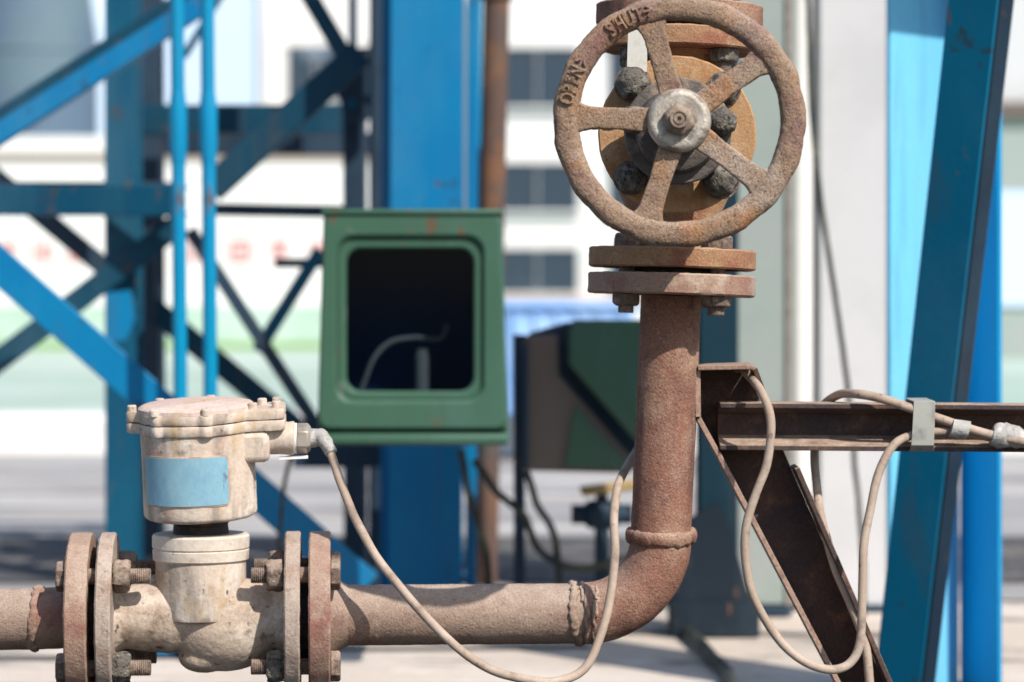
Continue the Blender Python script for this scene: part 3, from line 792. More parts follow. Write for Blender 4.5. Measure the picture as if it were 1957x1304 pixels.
# leaning brace
d = 3.62
br = thing("leaning_brace", "steel brace with shade in its teal paint, leaning to the right in front of the light blue column", "brace", P(1600, 1600, d))
p_top = P(1873, -120, 3.50); p_bot = P(1677, 1640, 3.88)
ax = (p_top - p_bot).normalized()
nL = Vector((-0.34, -0.94, 0)); nL = (nL - ax * nL.dot(ax)).normalized()
sL = ax.cross(nL).normalized()
if sL.x < 0: sL = -sL
def slab(c0, c1, s, n, w0, w1, t):
    q = [c0 + s * w0, c0 + s * w1, c0 + s * w1 - n * t, c0 + s * w0 - n * t]
    q2 = [p + (c1 - c0) for p in q]
    return MB().loft([q, q2])
wd = mm(88, d) / 0.94
obj("front_leg", slab(p_bot, p_top, sL, nL, -wd / 2, wd / 2, 0.007), M['brace_shaded'], br, bevel=0.0015)
c0 = p_bot + sL * (wd / 2 - 0.0); c1 = p_top + sL * (wd / 2)
nR = Vector((0.30, -0.95, 0.0)); nR = (nR - ax * nR.dot(ax)).normalized()
sR = ax.cross(nR).normalized()
if sR.x < 0: sR = -sR
obj("side_leg", slab(c0 - nL * 0.012, c1 - nL * 0.012, sR, nR, 0.0005, mm(30, d), 0.007), M['slate'], br, bevel=0.0015)

def onground(px, py, h=0.0):
    dd = (HC - h) * FPX / (py - HOR)
    return P(px, py, dd)
hp = [onground(x, y, .012) for x, y in ((1290, 1190), (1330, 1222), (1362, 1258), (1392, 1290), (1400, 1340))]
tag(obj("ground_hose", MB().tube(hp, .010, 12), M['cable_dark'], origin=hp[0]), "short dark hose lying on the pale concrete below the elbow", "hose")
for i, (a, b) in enumerate((((560, 1246), (1130, 1240)), ((1180, 1212), (1700, 1216)), ((-200, 1262), (420, 1258)))):
    p, q = onground(*a), onground(*b)
    v = (q - p).normalized(); n = Vector((-v.y, v.x, 0)) * .012
    up_ = Vector((0, 0, .004))
    m2 = MB(); m2.v = [p - n + up_, q - n + up_, q + n + up_, p + n + up_]; m2.f = [(0, 1, 2, 3)]
    struct(obj("pavement_joint", m2, M['dark_ground']))

# ------------------------------------------------------------------ gate valve
Cb = P(1294, 257, 2.862)
Fv = (P(1298, 231, 2.685) - Cb).normalized()
Uv = Vector((math.sin(math.radians(1.7)), 0, math.cos(math.radians(1.7))))
Uv = (Uv - Fv * Uv.dot(Fv)).normalized()
Rv = Uv.cross(Fv).normalized()
O = Cb - Fv * 0.140
def V(r, f, u):
    return O + Rv * r + Fv * f + Uv * u
gv = thing("gate_valve", "rusty gate valve with a round five spoke handwheel", "valve", V(0, 0, -0.123))
# body
m2 = MB()
m2.lathe(V(0, 0, -0.104), Uv, [(0, .052), (.010, .046), (.03, .044), (.055, .055), (.104, .062), (.15, .055), (.17, .045), (.19, .046), (.195, .05)], 56)
obj("body", m2, M['valve_flange'], gv)
m2 = MB()
m2.lathe(V(0, 0, 0), Fv, [(0, .054), (.05, .052), (.095, .050), (.106, .056)], 56)
obj("body_neck", m2, M['valve_flange'], gv)
def disc(o, ax, r, t, seg=96, noise_amp=0.0006, hole=None):
    m_ = MB()
    ch = 0.0016
    n = 5
    prof = [(0, 0.001), (0, r * .5), (0, r - ch), (ch, r)] + [(ch + (t - 2 * ch) * i / n, r) for i in range(1, n)] + [(t - ch, r), (t, r - ch), (t, r * .5), (t, 0.001)]
    m_.lathe(o, ax, prof, seg)
    if noise_amp:
        m_.displace(noise_amp, 120, noise_amp * .6, 350)
    return m_
obj("lower_flange", disc(V(0, 0, -.1235), Uv, .0825, .0195), M['valve_flange'], gv)
obj("upper_flange", disc(V(0, 0, .0915), Uv, .0825, .0195), M['valve_flange'], gv)
obj("bonnet_flange", disc(V(0, .1225, 0), Fv, .0745, .0175), M['bonnet'], gv)
obj("body_flange", disc(V(0, .1045, 0), Fv, .0725, .0165), M['valve_flange'], gv)
m2 = MB().lathe(V(0, .140, 0), Fv, [(0, .047), (.004, .043), (.012, .038), (.038, .036), (.039, .0485), (.0405, .0500), (.0475, .0500), (.049, .0485), (.0495, .040), (.062, .037), (.064, .034), (.065, .024), (.09, .022), (.125, .020), (.126, .014), (.165, .013)], 64)
m2.displace(.0008, 90, .0004, 300)
obj("bonnet", m2, M['grime'], gv)
# bonnet bolts
for (r, u, rad, f0, hh) in ((-.0430, .0460, .0150, .140, .030), (.0425, -.0425, .0150, .140, .030), (.0425, .0440, .0140, .140, .024), (-.0425, -.0425, .0140, .140, .024)):
    m2 = MB()
    rings = []
    for i in range(9):
        t = i / 8
        rr = rad * (1.0 if t < .6 else math.sqrt(max(0.02, 1 - ((t - .6) / .42) ** 2)))
        rings.append([V(r + rr * math.cos(a) * (1 + .06 * math.cos(6 * a)), f0 + hh * t, u + rr * math.sin(a) * (1 + .06 * math.cos(6 * a))) for a in [2 * math.pi * k_ / 36 for k_ in range(36)]])
    m2.loft(rings)
    m2.displace(.0022, 110, .0016, 320)
    bb = obj("bonnet_nut", m2, M['nut_mud'], gv, sharp=80)
    obj("washer", MB().lathe(V(r, .1403, u), Fv, [(0, rad * 1.18), (.0025, rad * 1.18)], 32), M['bolt'], bb)
# gland bolts beside the bonnet neck
for sx in (1, -1):
    m2 = MB().lathe(V(.0415 * sx, .188, .009), Fv, [(0, .0125), (.012, .0130), (.02, .0115), (.024, .006)], 28)
    m2.displace(.002, 120, .0016, 330)
    obj("gland_nut", m2, M['nut_mud'], gv, sharp=80)
# pale strip hooked under the upper left bonnet nut
pl = [V(-.0490, .1415, .058), V(-.0300, .1415, .058), V(-.0310, .1415, .106), V(-.0490, .1415, .106)]
obj("tag_strip", MB().prism(pl, Fv * .0014), M['strip'], gv)
# flange bolts
def bolt_set(parent, centre_of, axis, radials, r_c, t_lo, t_hi, nut_at, head_at, stud, rh=.0145, mud=False, mat_n=None):
    for (a, b) in radials:
        c = centre_of + a * r_c * .7071 + b * r_c * .7071
        sh = obj("flange_bolt", MB().cyl(c + axis * t_lo, c + axis * t_hi, .0075, 16), M['bolt'], parent)
        m_ = MB().hexp(c + axis * nut_at[0], axis * (1 if nut_at[1] > nut_at[0] else -1), rh, abs(nut_at[1] - nut_at[0]), rot=random.random(), ch=.002)
        obj("nut", m_, mat_n or M['bolt'], sh, bevel=.0008)
        m_ = MB().hexp(c + axis * head_at[0], axis * (1 if head_at[1] > head_at[0] else -1), rh, abs(head_at[1] - head_at[0]), rot=random.random(), ch=.002)
        obj("bolt_head", m_, M['bolt'], sh, bevel=.0008)
diag = lambda a, b: [(a, b), (a, -b), (-a, b), (-a, -b)]
bolt_set(gv, V(0, 0, 0), Uv, diag(Rv, Fv), .0625, -.168, -.088, (-.104, -.091), (-.1505, -.161), None)
bolt_set(gv, V(0, 0, 0), Uv, diag(Rv, Fv), .0625, .066, .148, (.0912, .078), (.1375, .148), None, mat_n=M['nut_mud'])
obj("gasket", MB().lathe(V(0, 0, -.1290), Uv, [(0, .050), (.0053, .050)], 40), M['dark_neck'], gv)

# handwheel
WF = .318
hw_c = P(1297.5, 231.5, 2.685)
def Wp(r, a, f):
    return hw_c + (Rv * math.cos(a) + Uv * math.sin(a)) * r + Fv * f
RC, RA, RBx = .1003, .0112, .0098
def rim_front(dr):
    t = min(1.0, abs(dr) / RA)
    return RBx * (1 - t ** 2.5) ** (1 / 2.5)
m2 = MB()
NR, NS = 288, 40
rings = []
for i in range(NR):
    a = 2 * math.pi * i / NR
    rc = RC + .0005 * math.sin(3 * a + 1)
    lob = .0007 * math.sin(17 * a + .5)
    ring = []
    for k_ in range(NS):
        q = 2 * math.pi * k_ / NS
        cq, sq = math.cos(q), math.sin(q)
        e = 2 / 2.5
        dr = (RA + lob * (1 if cq > 0 else 0.2)) * math.copysign(abs(cq) ** e, cq)
        df = RBx * math.copysign(abs(sq) ** e, sq)
        ring.append(Wp(rc + dr, a, df))
    rings.append(ring)
m2.loft(rings, close_path=True)
m2.displace(.0008, 75, .00055, 260)
hw = obj("handwheel", m2, M['wheel'], gv, sharp=80)
for a_deg in (179.5, 107.5, 38, -35.5, -106):
    a = math.radians(a_deg)
    tang = -Rv * math.sin(a) + Uv * math.cos(a)
    rad = Rv * math.cos(a) + Uv * math.sin(a)
    rings = []
    n = 34
    for i in range(n + 1):
        t = i / n
        r = .014 + (.0935 - .014) * t
        wdt = .0102 + .0006 * math.cos(6 * t)
        if t > .80: wdt += .006 * ((t - .80) / .20) ** 2
        th = .0048 + .0014 * t
        fc = -.0005
        ring = []
        for k_ in range(40):
            q = 2 * math.pi * k_ / 40
            cq, sq = math.cos(q), math.sin(q)
            e = 2 / 7.0
            ring.append(hw_c + rad * r + tang * (wdt * math.copysign(abs(cq) ** e, cq)) + Fv * (fc + th * math.copysign(abs(sq) ** e, sq)))
        rings.append(ring)
    m_ = MB().loft(rings)
    m_.displace(.0007, 90, .0006, 280)
    obj("spoke", m_, M['wheel'], hw, sharp=60)
m2 = MB().lathe(hw_c, Fv, [(-.016, .018), (-.012, .022), (.002, .024), (.004, .0275), (.0075, .0283), (.0105, .0272), (.0135, .0245), (.0140, .021), (.0128, .0165), (.0125, .010)], 64)
m2.displace(.0004, 120)
obj("hub", m2, M['hub'], hw, sharp=50)
m2 = MB().hexp(hw_c + Fv * .0120, Fv, .0150, .0115, rot=.35, ch=.003)
obj("hub_nut", m2, M['stem'], hw, bevel=.0012)
m2 = MB().lathe(hw_c + Fv * .020, Fv, [(0, .0085), (.0075, .0085), (.0082, .0078), (.0082, .0062), (.0070, .0058), (.0070, .0048), (.0085, .0044), (.0085, .0020), (.0060, .0016), (.0060, .0005)], 40)
obj("stem_end", m2, M['stem'], hw)
obj("stem", MB().cyl(V(0, .27, 0), hw_c - Fv * .012, .0105, 20), M['grime'], hw)
# raised lettering on the rim
def letters(word, a0, a1, size):
    mbx = MB()
    n = len(word)
    for i, ch in enumerate(word):
        a = math.radians(a0 + (a1 - a0) * i / (n - 1))
        cu = bpy.data.curves.new("glyph", 'FONT')
        cu.body = ch
        cu.size = size
        cu.extrude = 0.5
        cu.offset = 0.0004
        cu.resolution_u = 3
        to = bpy.data.objects.new("glyph", cu)
        me = bpy.data.meshes.new_from_object(to)
        xs = [v.co.x for v in me.vertices]; ys = [v.co.y for v in me.vertices]
        mx_, my_ = (min(xs) + max(xs)) / 2, (min(ys) + max(ys)) / 2
        rad = Rv * math.cos(a) + Uv * math.sin(a)
        tan = Rv * math.sin(a) - Uv * math.cos(a)      # clockwise
        off = len(mbx.v)
        for v in me.vertices:
            x, y = v.co.x - mx_, v.co.y - my_
            dr = y * 1.05
            f_ = rim_front(dr * 1.0) + (0.0027 if v.co.z > 0 else -0.003)
            x *= .72
            mbx.v.append(hw_c + rad * (RC + dr) + tan * x + Fv * f_)
        for p in me.polygons:
            mbx.f.append(tuple(off + q for q in p.vertices))
        bpy.data.meshes.remove(me); bpy.data.objects.remove(to); bpy.data.curves.remove(cu)
    return mbx
obj("lettering", letters("SHUT", 128.5, 112.5, .0185), M['wheel'], hw)
obj("lettering", letters("OPEN", 170.5, 156.0, .0180), M['wheel'], hw)
def arrow(a_from, a_to):
    m_ = MB()
    pts = [Wp(RC, math.radians(a_from + (a_to - a_from) * i / 6), rim_front(0) + .0012) for i in range(7)]
    m_.tube(pts, .0013, 8, 2)
    tip = math.radians(a_to)
    for s_ in (-1, 1):
        m_.tube([Wp(RC, tip, rim_front(0) + .0012), Wp(RC + s_ * .0048, math.radians(a_to - .28 * (a_to - a_from) * 2.2), rim_front(.0048) + .0012)], .0013, 8, 2)
    return m_
obj("arrow_mark", arrow(153.5, 149.0), M['wheel'], hw)
obj("arrow_mark", arrow(110.0, 105.5), M['wheel'], hw)

# upper pipe and flange above the valve
up = thing("upper_pipe", "rusty flanged pipe end above the gate valve at the top edge", "pipe", V(0, 0, .117))
obj("flange", disc(V(0, 0, .1165), Uv, .0825, .0205), M['rust_pipe'], up)
obj("pipe", MB().cyl(V(0, 0, .137), V(0, 0, .55), .030, 48), M['rust_pipe'], up)

# ------------------------------------------------------------------ elbow pipe below the valve
E1 = P(1263, 1025, 3.0)
E2 = P(1116, 1172.5, 2.996)
FR_END = P(632, 1176, 2.982)
FR_END2 = P(591, 1176.5, 2.981)
ep = thing("elbow_pipe", "rusty elbow pipe rising from the horizontal run to the gate valve", "pipe", E2)
def pipe_rings(pts, r, seg=72, amp=.00035, sc=60, amp2=.00025, sc2=240):
    ts = []
    for i in range(len(pts)):
        ts.append((pts[min(len(pts) - 1, i + 1)] - pts[max(0, i - 1)]).normalized())
    t, a, b = frame(ts[0], Vector((0, 1, 0)))
    rings = []
    for i, p in enumerate(pts):
        if i:
            a = (ts[i - 1].rotation_difference(ts[i]) @ a).normalized()
        b = ts[i].cross(a).normalized()
        ring = []
        for k_ in range(seg):
            q = 2 * math.pi * k_ / seg
            n_ = a * math.cos(q) + b * math.sin(q)
            pp = p + n_ * r
            ring.append(pp + n_ * (amp * noise.noise(pp * sc) + amp2 * noise.noise(pp * sc2)))
        rings.append(ring)
    return rings
def lerp_pts(a, b, n):
    return [a.lerp(b, i / n) for i in range(n + 1)]
VT = V(0, 0, -.1495)
obj("vertical_pipe", MB().loft(pipe_rings(lerp_pts(VT, E1, 90), .0298)), M['rust_pipe'], ep, sharp=80)
eb = []
for i in range(41):
    th = math.pi / 2 * i / 40
    eb.append(Vector((E2.x + (E1.x - E2.x) * math.sin(th), E2.y + (E1.y - E2.y) * i / 40, E1.z - (E1.z - E2.z) * math.cos(th))))
obj("elbow", MB().loft(pipe_rings(eb, .0303, amp=.0005)), M['rust_pipe'], ep, sharp=80)
obj("horizontal_pipe", MB().loft(pipe_rings(lerp_pts(E2, FR_END2, 110), .0296)), M['dust_pipe'], ep, sharp=80)
def bead(c, axis, r, a, b, amp, seed, bulge=None):
    t, u, w = frame(axis)
    m_ = MB()
    rings = []
    n = 120
    for i in range(n):
        q = 2 * math.pi * i / n
        rad = u * math.cos(q) + w * math.sin(q)
        off = amp * 1.6 * noise.noise(Vector((math.cos(q) * 1.7 + seed, math.sin(q) * 1.7, seed)))
        k1 = 1 + .45 * noise.noise(Vector((math.cos(q) * 5 + seed, math.sin(q) * 5, 1)))
        ring = []
        for k_ in range(16):
            g_ = 2 * math.pi * k_ / 16
            ring.append(c + rad * (r + b * k1 * math.cos(g_)) + t * (off + a * k1 * math.sin(g_)))
        rings.append(ring)
    m_.loft(rings, close_path=True)
    m_.displace(amp * .5, 220, amp * .4, 420)
    return m_
ax_v = (VT - E1).normalized()
tilt = Vector((0.02, -0.085, 1)).normalized()
obj("weld_collar", bead(E1 + ax_v * .001, tilt, .0305, .0072, .0045, .0008, 1.0), M['rust_pipe'], ep, sharp=80)
ax_h = (E2 - FR_END2).normalized()
obj("weld_bead", bead(P(1100, 1173, 2.995), Vector((1, 0, 0.10)), .0294, .0040, .0030, .0030, 4.0), M['dust_pipe'], ep, sharp=80)
# rough weld smear on the pipe, left of the elbow
m2 = MB()
for (q0, q1, off, rr) in ((35, 150, .010, .0022), (60, 170, .017, .0016), (20, 90, .020, .0018), (-10, 60, .006, .002)):
    pts = []
    for i in range(12):
        q = math.radians(q0 + (q1 - q0) * i / 11)
        c_ = P(1100, 1173, 2.995)
        pts.append(c_ + Vector((off + .003 * noise.noise(Vector((i * .9, off * 300, 0))), -math.sin(q) * .0298, math.cos(q) * .0298)))
    m2.tube(pts, rr, 8, 4, noise_amp=.5)
m2.displace(.0008, 300)
obj("weld_spatter", m2, M['dust_pipe'], ep, sharp=80)
obj("top_flange", disc(V(0, 0, -.1495), Uv, .0825, .0205), M['flange_rust'], ep)
fx = ax_h
RF0 = FR_END2
obj("side_flange", disc(RF0, fx, .0825, .0210), M['flange_rust'], ep)
obj("flange_hub", MB().lathe(RF0 + fx * .0205, fx, [(0, .042), (.004, .038), (.014, .0315), (.018, .0296)], 56, cap=False), M['dust_pipe'], ep)
obj("gasket", MB().lathe(RF0 - fx * .0085, fx, [(0, .046), (.0084, .046)], 40), M['dark_neck'], ep)

# ------------------------------------------------------------------ control valve on the left
VC = P(384, 1178, 2.974)
Xv = fx.copy()
Zv = Vector((0, 0, 1)); Zv = (Zv - Xv * Zv.dot(Xv)).normalized()
Yv = Zv.cross(Xv).normalized()           # away from the camera
if Yv.y > 0: Yv = -Yv                    # towards the camera
def C(x, y, z):
    return VC + Xv * x + Yv * y + Zv * z
cv = thing("control_valve", "cream painted control valve with round actuator housing and blue plate", "valve", C(0, 0, -.055))
# cast body: joined volumes, remeshed into one casting
m2 = MB()
m2.lathe(C(-.086, 0, 0), Xv, [(0, .038), (.006, .034), (.012, .031), (.030, .0335), (.055, .036), (.09, .030)], 48)
m2.lathe(C(.086, 0, 0), -Xv, [(0, .038), (.006, .034), (.014, .031), (.035, .036), (.07, .040)], 48)
def ell(c, a, b, cc_, n=28):
    rings = []
    for i in range(1, n):
        th = math.pi * i / n
        rings.append([c + Xv * (a * math.sin(th) * math.cos(q)) + Yv * (b * math.sin(th) * math.sin(q)) - Zv * (cc_ * math.cos(th)) for q in [2 * math.pi * k_ / 40 for k_ in range(40)]])
    m2.loft(rings)
ell(C(.024, 0, -.012), .053, .0415, .042)
ell(C(-.012, 0, .004), .050, .037, .034)
ell(C(.004, .002, -.040), .026, .026, .015)
m2.lathe(C(0, 0, -.002), Zv, [(0, .039), (.06, .040)], 40)
vb = obj("valve_body", m2, M['cream_body'], cv, sharp=80)
rm = vb.modifiers.new("cast", 'REMESH'); rm.mode = 'VOXEL'; rm.voxel_size = .0016; rm.use_smooth_shade = True
sm = vb.modifiers.new("soften", 'SMOOTH'); sm.factor = .5; sm.iterations = 14
dt = bpy.data.textures.new("casting_noise", 'CLOUDS'); dt.noise_scale = .012
dm_ = vb.modifiers.new("rough", 'DISPLACE'); dm_.texture = dt; dm_.strength = .0011; dm_.mid_level = .5; dm_.texture_coords = 'LOCAL'
m2 = MB().lathe(C(0, 0, -.0005), Zv, [(-.002, .0405), (-.0005, .0435), (.003, .0443), (.050, .0443), (.056, .0443)], 72)
m2.displace(.0004, 60)
obj("bonnet", m2, M['cream'], cv)
m2 = MB().lathe(C(0, 0, .0545), Zv, [(0, .0445), (.002, .0468), (.011, .0472), (.0118, .0462), (.0128, .0462), (.0135, .0474), (.0245, .0476), (.0265, .046), (.0268, .03)], 72)
obj("bonnet_ring", m2, M['cap_metal'], cv, sharp=28)
for sx, nm in ((-1, 0), (1, 0)):
    a0 = C(.0824 * sx, 0, 0)
    obj("flange", disc(a0, Xv * sx, .0825, .0152), M['flange_grey'], cv)
# actuator axis: leans a little left and towards the camera
Az = Vector((-.036, -.075, 1)).normalized()
Ax = (Xv - Az * Xv.dot(Az)).normalized()
Ay = Az.cross(Ax).normalized()
if Ay.y > 0: Ay = -Ay
HB = P(384, 984, 2.972)
def H(x, y, z):
    return HB + Ax * x + Ay * y + Az * z
obj("neck", MB().lathe(C(0, 0, .0795), H(0, 0, .003) - C(0, 0, .0795), [(0, .029), (.002, .0275), (.012, .0265), (.014, .0285), ((H(0, 0, .003) - C(0, 0, .0795)).length, .0285)], 40), M['dark_neck'], cv)
m2 = MB().lathe(H(0, 0, 0), Az, [(-.001, .030), (-.001, .052), (.001, .0545), (.003, .0552)] + [(.003 + .080 * i / 14, .0552) for i in range(1, 15)] + [(.084, .050)], 96)
m2.displace(.0005, 45, .0003, 160)
hs = obj("actuator_housing", m2, M['cream'], cv, sharp=40)
def outline(rc, ears, arm, n=240, grow=0.0):
    pts = []
    for i in range(n):
        th = 2 * math.pi * i / n
        r = rc + grow
        for (ad, cdist, rho) in ears:
            dl = (th - math.radians(ad) + math.pi) % (2 * math.pi) - math.pi
            disc_ = (rho + grow) ** 2 - (cdist * math.sin(dl)) ** 2
            if abs(dl) < 1 and disc_ > 0:
                r = max(r, cdist * math.cos(dl) + math.sqrt(disc_))
        if arm:
            dl = (th + math.pi) % (2 * math.pi) - math.pi
            if abs(dl) < 1.2:
                L_, hwid = arm[0] + grow, arm[1] + grow
                ra = min(L_ / math.cos(dl), hwid / max(1e-4, abs(math.sin(dl))))
                r = max(r, ra)
        pts.append(r)
    sm_ = []
    for i in range(n):
        sm_.append(sum(pts[(i + k_) % n] for k_ in range(-1, 2)) / 3)
    return [(r * math.cos(2 * math.pi * i / n), r * math.sin(2 * math.pi * i / n)) for i, r in enumerate(sm_)]
ears = [(180, .060, .0085), (78, .0545, .0075), (-78, .0545, .0075), (130, .0545, .0075), (-130, .0545, .0075)]
out = outline(.0575, ears, (.0865, .030))
def plate(outl, z0, z1, ch=.0015):
    m_ = MB()
    def rg(z, sc):
        return [H(x * sc, y * sc, z) for x, y in outl]
    m_.loft([rg(z0, .985), rg(z0 + ch, 1.0), rg((z0 + z1) / 2, 1.0), rg(z1 - ch, 1.0), rg(z1, .985)])
    m_.displace(.0004, 70, .0003, 200)
    return m_
obj("housing_rim", plate(out, .0835, .0935), M['cream'], hs, sharp=40)
lid = obj("lid", plate(out, .0945, .1045), M['cream'], cv, sharp=40)
m2 = MB().lathe(H(0, 0, .104), Az, [(0, .0572), (.0035, .0566), (.0055, .054), (.0065, .050), (.0085, .03), (.0092, .012), (.0092, .001)], 80)
m2.displace(.0004, 70, .0003, 220)
obj("lid_dome", m2, M['lid_top'], lid)
for (x, y) in ((-.0625, 0), (.0555, .022), (.064, -.012), (.0785, .014), (.0785, -.016), (.0118, .0560), (.0118, -.0560), (-.038, .046), (-.038, -.046)):
    zb = .1042
    if abs(y) > .04: zb = .1042
    sc_ = obj("lid_screw", MB().lathe(H(x, y, zb), Az, [(0, .0046), (.0055, .0046), (.0065, .0038), (.0065, .0022), (.0045, .0022), (.0045, .0004)], 20), M['cream'], lid)
# terminal block
m2 = MB().box(H(.043, .0, .068), Ax * .0275, Ay * .0300, Az * .0155)
obj("terminal_block", m2, M['cream'], hs, bevel=.006)
m2 = MB()
m2.prism([H(.0700, .012, .052), H(.0700, -.012, .052), H(.066, -.012, .060), H(.066, .012, .060)], Ax * .006)
# cable gland
gx = (Ax - Az * .05).normalized()
gb = H(.069, .006, .0735)
cgl = obj("cable_gland", MB().lathe(gb, gx, [(-.008, .0155), (.002, .0160), (.010, .0158), (.020, .0160), (.0225, .0165), (.0250, .0165), (.0256, .0150)], 44), M['cream'], cv)
obj("gland_ring", MB().lathe(gb + gx * .0257, gx, [(0, .0150), (.002, .0150)], 36), M['white_tab'], cgl)
obj("hex_nut", MB().hexp(gb + gx * .0280, gx, .0152, .0135, rot=.5, ch=.003), M['zinc'], cgl, bevel=.001)
obj("white_tab", MB().box(gb + gx * .024 - Az * .0185 + Ay * .004, Ax * .014, Ay * .004, Az * .0011), M['white_tab'], cgl)
# name plate, bent round the housing
def curved_patch(a0, a1, z0, z1, r, th, rc=.004, n=40, m=18):
    m_ = MB()
    front, back = [], []
    W_ = (a1 - a0) * r
    Hh = z1 - z0
    pts = []
    for (cx, cz, q0) in ((W_ - rc, Hh - rc, 0), (rc, Hh - rc, 90), (rc, rc, 180), (W_ - rc, rc, 270)):
        for i in range(5):
            q = math.radians(q0 + 90 * i / 4)
            pts.append((cx + rc * math.cos(q), cz + rc * math.sin(q)))
    # grid clipped by clamping the columns to the rounded outline
    cols = []
    for i in range(n + 1):
        x = W_ * i / n
        dx = max(0, rc - x, x - (W_ - rc))
        ins = rc - math.sqrt(max(0, rc * rc - dx * dx))
        cols.append((x, ins, Hh - ins))
    idx = {}
    for lay, rr in enumerate((r + th, r - .001)):
        for i, (x, za, zb) in enumerate(cols):
            a = a0 + x / r
            for j in range(m + 1):
                z = z0 + za + (zb - za) * j / m
                idx[(lay, i, j)] = len(m_.v)
                m_.v.append(H(rr * math.sin(a), rr * math.cos(a), z))
    for lay in (0, 1):
        for i in range(n):
            for j in range(m):
                m_.f.append((idx[(lay, i, j)], idx[(lay, i + 1, j)], idx[(lay, i + 1, j + 1)], idx[(lay, i, j + 1)]))
    for i in range(n):
        for j in (0, m):
            m_.f.append((idx[(0, i, j)], idx[(0, i + 1, j)], idx[(1, i + 1, j)], idx[(1, i, j)]))
    for j in range(m):
        for i in (0, n):
            m_.f.append((idx[(0, i, j)], idx[(0, i, j + 1)], idx[(1, i, j + 1)], idx[(1, i, j)]))
    return m_
pr = obj("plate_border", curved_patch(math.radians(-64), math.radians(34), .0155, .0645, .0556, .0005), M['plate_edge'], hs, sharp=60)
obj("name_plate", curved_patch(math.radians(-62), math.radians(32.5), .0168, .0632, .0556, .0011), M['plate'], hs, sharp=60)

# inlet pipe, far left
LE = C(-.1055, 0, 0)
ip = thing("inlet_pipe", "dusty flanged inlet pipe entering at the left edge", "pipe", C(-.127, 0, 0))
obj("flange", disc(LE, -Xv, .0825, .0215), M['flange_rust'], ip)
WB = C(-.160, 0, -.001)
obj("pipe_stub", MB().loft(pipe_rings(lerp_pts(C(-.126, 0, 0), WB, 14), .0300)), M['flange_rust'], ip, sharp=80)
obj("pipe", MB().loft(pipe_rings(lerp_pts(WB, C(-.52, 0, -.004), 90), .0300)), M['dust_pipe'], ip, sharp=80)
obj("weld_bead", bead(WB, Vector((1, 0, -.06)), .0298, .0042, .0026, .0018, 8.0), M['flange_rust'], ip, sharp=80)
obj("gasket", MB().lathe(C(-.1054, 0, 0), Xv, [(0, .046), (.0075, .046)], 40), M['dark_neck'], ip)

# flange bolts of the control valve
def side_bolts(sgn):
    for (sy, sz) in ((1, 1), (1, -1), (-1, 1), (-1, -1)):
        c = C(0, .0442 * sy, .0442 * sz)
        A = Xv * sgn
        L0 = .046 if sgn < 0 else .050
        n_th = 9
        prof = [(L0, .0066), (L0 + .001, .0078)]
        z = L0 + .001
        while z < .081:
            prof += [(z, .0080), (z + .0009, .0070), (z + .0018, .0080)]
            z += .0018
        prof += [(.130, .0078)]
        sh = obj("flange_bolt", MB().lathe(c, A, prof, 20), M['bolt'], cv, sharp=60)
        m_ = MB()
        t_, a_, b_ = frame(A)
        rings = []
        for i in range(8):
            tt = i / 7
            rr = .0150 * (1 - .12 * (abs(tt - .5) * 2) ** 4)
            rg = []
            for k_ in range(36):
                q = 2 * math.pi * k_ / 36
                hx = 1 / max(.866, math.cos((q % (math.pi / 3)) - math.pi / 6)) * .93
                rg.append(c + A * (.0655 + .0165 * tt) + a_ * (rr * hx * math.cos(q + .4)) + b_ * (rr * hx * math.sin(q + .4)))
            rings.append(rg)
        m_.loft(rings)
        m_.displace(.0012, 140, .0010, 330)
        obj("nut", m_, M['bolt'] if sz > 0 else M['nut_mud'], sh, sharp=60)
        obj("bolt_head", MB().hexp(c + A * .1272, A, .0152, .0095, rot=.25 + .3 * sy, ch=.0016), M['bolt'], sh, bevel=.0008)
side_bolts(1)
side_bolts(-1)

# ------------------------------------------------------------------ welded support of channel sections
ps = thing("pipe_support", "rusty welded channel support holding the pipe on the right", "support", P(1650, 1650, 3.04))
def chan(p0, p1, w, dep, t_tip, t_root, tw=.0045, ref=Vector((0, -1, 0))):
    h = w / 2
    prof = [(-h, 0), (h, 0), (h, dep), (h - t_tip, dep), (h - t_root, tw), (-h + t_root, tw), (-h + t_tip, dep), (-h, dep)]
    return MB().section(p0, p1, prof, ref)
DBm = 3.03
b_l = P(1371, 811, DBm); b_r = P(2120, 816, DBm)
m2 = chan(b_l, b_r, mm(90, 3.0), .042, .0050, .0125)
obj("channel_beam", m2, M['iron'], ps, bevel=.0007)
# diagonal strut: web polygon with flanges along its edges
dS = 3.043
web = [(1332, 704), (1426, 701), (1502, 872), (1706, 1340), (1810, 1580), (1720, 1640), (1600, 1306), (1372, 862), (1334, 792)]
web = [(1332, 704), (1424, 701), (1502, 872), (1800, 1560), (1738, 1560), (1601, 1299), (1372, 862), (1333, 792)]
wp_ = [P(x, y, dS) for x, y in web]
st_ = obj("strut_web", MB().prism(wp_, (0, .005, 0)), M['iron'], ps)
def fl(pa, pb_, dep, t, inner):
    a = P(pa[0], pa[1], dS); b = P(pb_[0], pb_[1], dS)
    v = (b - a).normalized()
    n = Vector((v.z, 0, -v.x))
    n = n * inner
    return MB().prism([a - n * t, b - n * t, b, a], (0, -dep, 0))
obj("strut_flange", fl((1372, 862), (1738, 1560), .052, .0050, -1), M['iron_lit'], ps, bevel=.0006)
obj("strut_flange", fl((1333, 792), (1372, 862), .052, .0050, -1), M['iron_lit'], ps, bevel=.0006)
obj("strut_flange", fl((1332, 704), (1333, 792), .055, .0055, -1), M['iron_lit'], ps, bevel=.0006)
obj("strut_flange", fl((1510, 890), (1800, 1560), .052, .0050, 1), M['iron'], ps, bevel=.0006)
